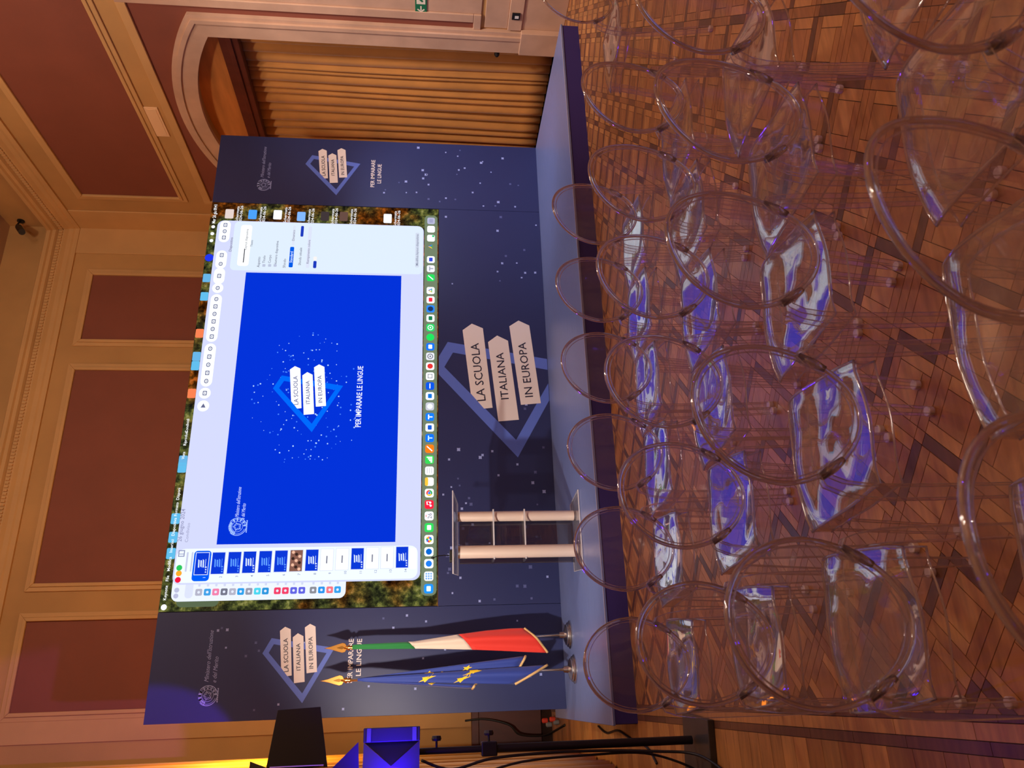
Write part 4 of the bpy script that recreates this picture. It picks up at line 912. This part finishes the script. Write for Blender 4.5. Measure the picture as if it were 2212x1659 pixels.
def stage_light(z, lab, kind):
    e_ = empty('stage_light', (PX, PY, z)); tag(e_, lab, 'stage light')
    mb = MB()
    if kind == 'w':
        mb.lathe([(.07, -.16), (.10, -.12), (.11, .06), (.12, .08), (.12, .10)], (-.42, PY, z), 24, axis='Y'); mb.build('lamp_housing', M_BLACK, e_, smooth=True, autosmooth=40)
        mb = MB(); mb.lathe([(.095, 0), (.095, .006)], (-.42, PY+.102, z), 24, axis='Y'); mb.build('lens', em((255, 226, 190), 3.0), e_)
        mb = MB(); pts = [(-.029, 2.173), (-.021, 1.962), (-.30, 1.912), (-.30, 2.21)]; mb.prism([(a, PY+.02, b) for a, b in pts], (0, .006, 0)); lf = mb.build('barn_door', M_BLKPL, e_, bevel=.002)
        mb = MB(); mb.tube([(-.29, PY+.014, 1.93), (-.29, PY+.014, 2.19)], .006, 8); mb.build('hinge', M_CHROME, lf)
        mb = MB(); mb.prism([(-.54, PY+.08, 2.20), (-.30, PY+.08, 2.20), (-.27, PY+.20, 2.32), (-.57, PY+.20, 2.32)], (0, .004, .005)); mb.build('barn_door', M_BLKPL, e_)
    else:
        mb.box((-.53, QY-.11, z-.13), (-.33, QY+.11, z+.13)); mb.build('lamp_housing', M_BLACK, e_, bevel=.01)
        mb = MB(); mb.box((-.330, QY-.085, z-.105), (-.324, QY+.085, z+.105)); mb.build('lens', em((50, 14, 255), 45.0), e_)
        y0 = QY+.112                                                  # far flap with a V crease, its inside lit by the lens
        A = [(-.325, y0, z-.135), (-.19, y0+.03, z-.135), (-.19, y0+.03, z+.135), (-.325, y0, z+.135)]; apex = (-.295, y0-.004, z)
        mb = MB(); mb.prism([A[0], A[1], apex], (0, .005, 0)); mb.prism([A[2], A[3], apex], (0, .005, 0)); mb.prism([A[0], apex, A[3]], (0, .005, 0)); lf = mb.build('barn_door', pm('black_enamel', (70, 70, 76), .35), e_)
        mb = MB(); mb.prism([(A[1][0], A[1][1]+.02, A[1][2]), (A[2][0], A[2][1]+.02, A[2][2]), apex], (0, .005, 0)); mb.build('shaded_fold', M_BLKPL, lf)  # same black door; fold face coloured darker to stand for its shade
        mb = MB(); mb.box((-.19, y0+.012, z-.137), (-.125, y0+.04, z+.137)); lip = mb.build('door_lip', pm('dark_grey_enamel', (52, 56, 62), .45), lf, bevel=.004)
        for dz in (-.12, .10): mb = MB(); mb.box((-.188, y0+.006, z+dz), (-.127, y0+.012, z+dz+.02)); mb.build('lip_tab', pm('worn_grey_enamel', (112, 118, 126), .45), lip)
        mb = MB(); mb.prism([(-.325, QY-.10, z+.15), (-.325, QY+.10, z+.15), (-.185, QY+.13, z+.16), (-.325, QY+.0, z+.31)], (0, .006, 0)); mb.build('barn_door', pm('black_enamel', (70, 70, 76), .35), e_)
        mb = MB(); mb.box((-.50, QY+.11, z-.02), (-.46, PY, z+.02)); mb.build('yoke_arm', M_BLACK, e_)
        return e_
    mb = MB(); mb.box((-.44, PY-.02, z-.12), (-.40, PY+.02, z-.09)); mb.build('yoke_arm', M_BLACK, e_)
    return e_
stage_light(2.06, 'black barn door spotlight at the top of the light stand', 'w')
stage_light(1.594, 'blue glowing wash light lower on the light stand', 'b')
def cable(name, pts, r, lab):
    # smooth polyline
    P_ = [Vector(p) for p in pts]; out = []
    for i in range(len(P_)-1):
        a, b, c_, d_ = P_[max(i-1, 0)], P_[i], P_[i+1], P_[min(i+2, len(P_)-1)]
        for k in range(6):
            t = k/6; out.append(.5*((2*b)+(c_-a)*t+(2*a-5*b+4*c_-d_)*t*t+(3*b-a-3*c_+d_)*t**3))
    out.append(P_[-1]); mb = MB(); mb.tube(out, r, 8); return tag(mb.build(name, M_BLKPL, smooth=True), lab, 'cable')
cable('power_cable', [(-.285, 4.30, 1.45), (-.33, 4.28, 1.30), (-.29, 4.29, 1.1), (-.275, 4.30, .8), (-.278, 4.30, .5), (-.29, 4.27, .25), (-.30, 4.22, .10), (-.33, 4.08, .045), (-.40, 3.9, .01), (-.5, 3.8, .008)], .007, 'black cable running down the light stand pole')
cable('power_cable', [(-.34, 4.28, 1.50), (-.37, 4.27, 1.25), (-.31, 4.28, .95), (-.295, 4.31, .6), (-.30, 4.33, .3), (-.37, 4.30, .08), (-.42, 4.32, .042), (-.5, 4.55, .01), (-.56, 4.7, .008)], .006, 'thin black cable sagging behind the light stand pole')
cable('power_cable', [(-.26, 6.9, .008), (-.30, 6.6, .008), (-.27, 6.2, .008), (-.31, 5.8, .008), (-.34, 5.4, .008), (-.42, 5.2, .008)], .008, 'black cable lying on the floor beside the stage')
cable('power_cable', [(-.27, 10.38, .95), (-.26, 10.36, .7), (-.33, 10.3, .42), (-.44, 10.2, .3), (-.45, 9.9, .06), (-.38, 9.3, .008), (-.3, 8.6, .008)], .012, 'thick black cable hanging in front of the wooden dado')
cn = empty('cable_connector', (-.28, 8.9, 0)); tag(cn, 'cluster of grey and red plugs behind the end of the stage', 'connector')
for k, (dx, dz, m_) in enumerate(((0, .02, pm('grey_plastic', (120, 116, 112), .5)), (.03, .06, pm('red_plastic', (210, 60, 40), .5)), (-.02, .10, pm('grey_plastic', (120, 116, 112), .5)), (.02, .14, pm('red_plastic', (210, 60, 40), .5)))):
    mb = MB(); mb.lathe([(.022, 0), (.026, .01), (.026, .05), (.016, .06)], (-.28+dx, 8.9, dz), 12); mb.build('plug', m_, cn, smooth=True, autosmooth=40)

# ------------------------------------------------------------------ small fittings on the walls
sg = empty('exit_sign', (XR, 6.0, 1.5)); tag(sg, 'green emergency exit sign with white arrow on the right wall', 'sign')
mb = MB(); mb.box((XR-.022, 5.80, 1.475), (XR-.012, 6.145, 1.595)); mb.build('sign_plate', pm('sign_green', (18, 112, 70), .5), sg, bevel=.002)
M_SW = pm('sign_white', (232, 226, 206), .5)
mb = MB(); q = lambda pts: mb.prism([(XR-.022, a, b) for a, b in pts], (-.002, 0, 0))
q([(6.04, 1.528), (6.10, 1.528), (6.10, 1.542), (6.04, 1.542)][::-1]); q([(6.118, 1.535), (6.085, 1.575), (6.075, 1.566), (6.098, 1.535), (6.075, 1.504), (6.085, 1.495)]); mb.build('arrow', M_SW, sg)
mb = MB(); mb.prism([(XR-.022, a, b) for a, b in ((5.83, 1.49), (6.015, 1.49), (6.015, 1.58), (5.83, 1.58))], (-.002, 0, 0)); mb.build('door_symbol', M_SW, sg)
mb = MB(); mb.prism([(XR-.0245, a, b) for a, b in ((5.90, 1.495), (5.93, 1.495), (5.95, 1.53), (5.98, 1.51), (5.99, 1.525), (5.955, 1.56), (5.93, 1.575), (5.91, 1.55))], (-.001, 0, 0)); mb.build('running_figure', pm('sign_green', (18, 112, 70), .5), sg)
so = empty('wall_socket', (XR, 6.08, .54)); tag(so, 'small black wall socket on the dado band', 'socket')
mb = MB(); mb.box((XR-.05, 6.04, .495), (XR-.034, 6.125, .58)); mb.build('socket_plate', M_BLKPL, so, bevel=.004)
mb = MB(); mb.box((XR-.056, 6.07, .51), (XR-.05, 6.10, .55)); mb.build('socket_insert', pm('pale_plastic', (225, 225, 225), .4), so)
vt = empty('wall_vent', (XR, 8.02, 4.77)); tag(vt, 'pale rectangular vent plate on the moulding band above the arch', 'vent')
mb = MB(); mb.box((XR-.014, 7.76, 4.69), (XR, 8.28, 4.85)); mb.build('vent_plate', pm('pale_ochre_paint', (236, 196, 150), .6), vt, bevel=.004)
mb = MB(); mb.box((XR-.018, 7.79, 4.715), (XR-.013, 8.25, 4.825)); mb.build('vent_inset', pm('pale_ochre_paint', (236, 196, 150), .6), vt)
kb = empty('curtain_holdback', (XR+.08, 6.62, .69)); tag(kb, 'round black knob at the edge of the arched curtain', 'knob')
mb = MB(); mb.lathe([(.0, -.03), (.02, -.028), (.04, -.01), (.04, .01), (.02, .028), (0, .03)], (XR+.02, 6.665, .69), 16); mb.build('knob_ball', M_BLKPL, kb, smooth=True)
mb = MB(); mb.tube([(XR+.02, 6.665, .69), (XR+.02, 6.572, .69)], .01, 8); mb.build('knob_stem', M_BLACK, kb)
sp = empty('corner_spotlight', (6.55, 10.3, 7.3)); tag(sp, 'small black spotlight mounted high in the room corner', 'spotlight')
mb = MB(); mb.tube([(6.50, 10.18, 7.32), (6.32, 10.02, 7.17)], .045, 14); mb.build('spot_barrel', M_BLKPL, sp, smooth=True, autosmooth=40)
mb = MB(); mb.tube([(6.69, 10.3, 7.38), (6.55, 10.22, 7.38), (6.50, 10.18, 7.33)], .012, 8); mb.build('spot_bracket', M_BLACK, sp)
mb = MB(); mb.lathe([(.05, 0), (.05, .02)], (6.67, 10.3, 7.38), 14, axis='X'); mb.build('wall_plate', M_BLACK, sp)
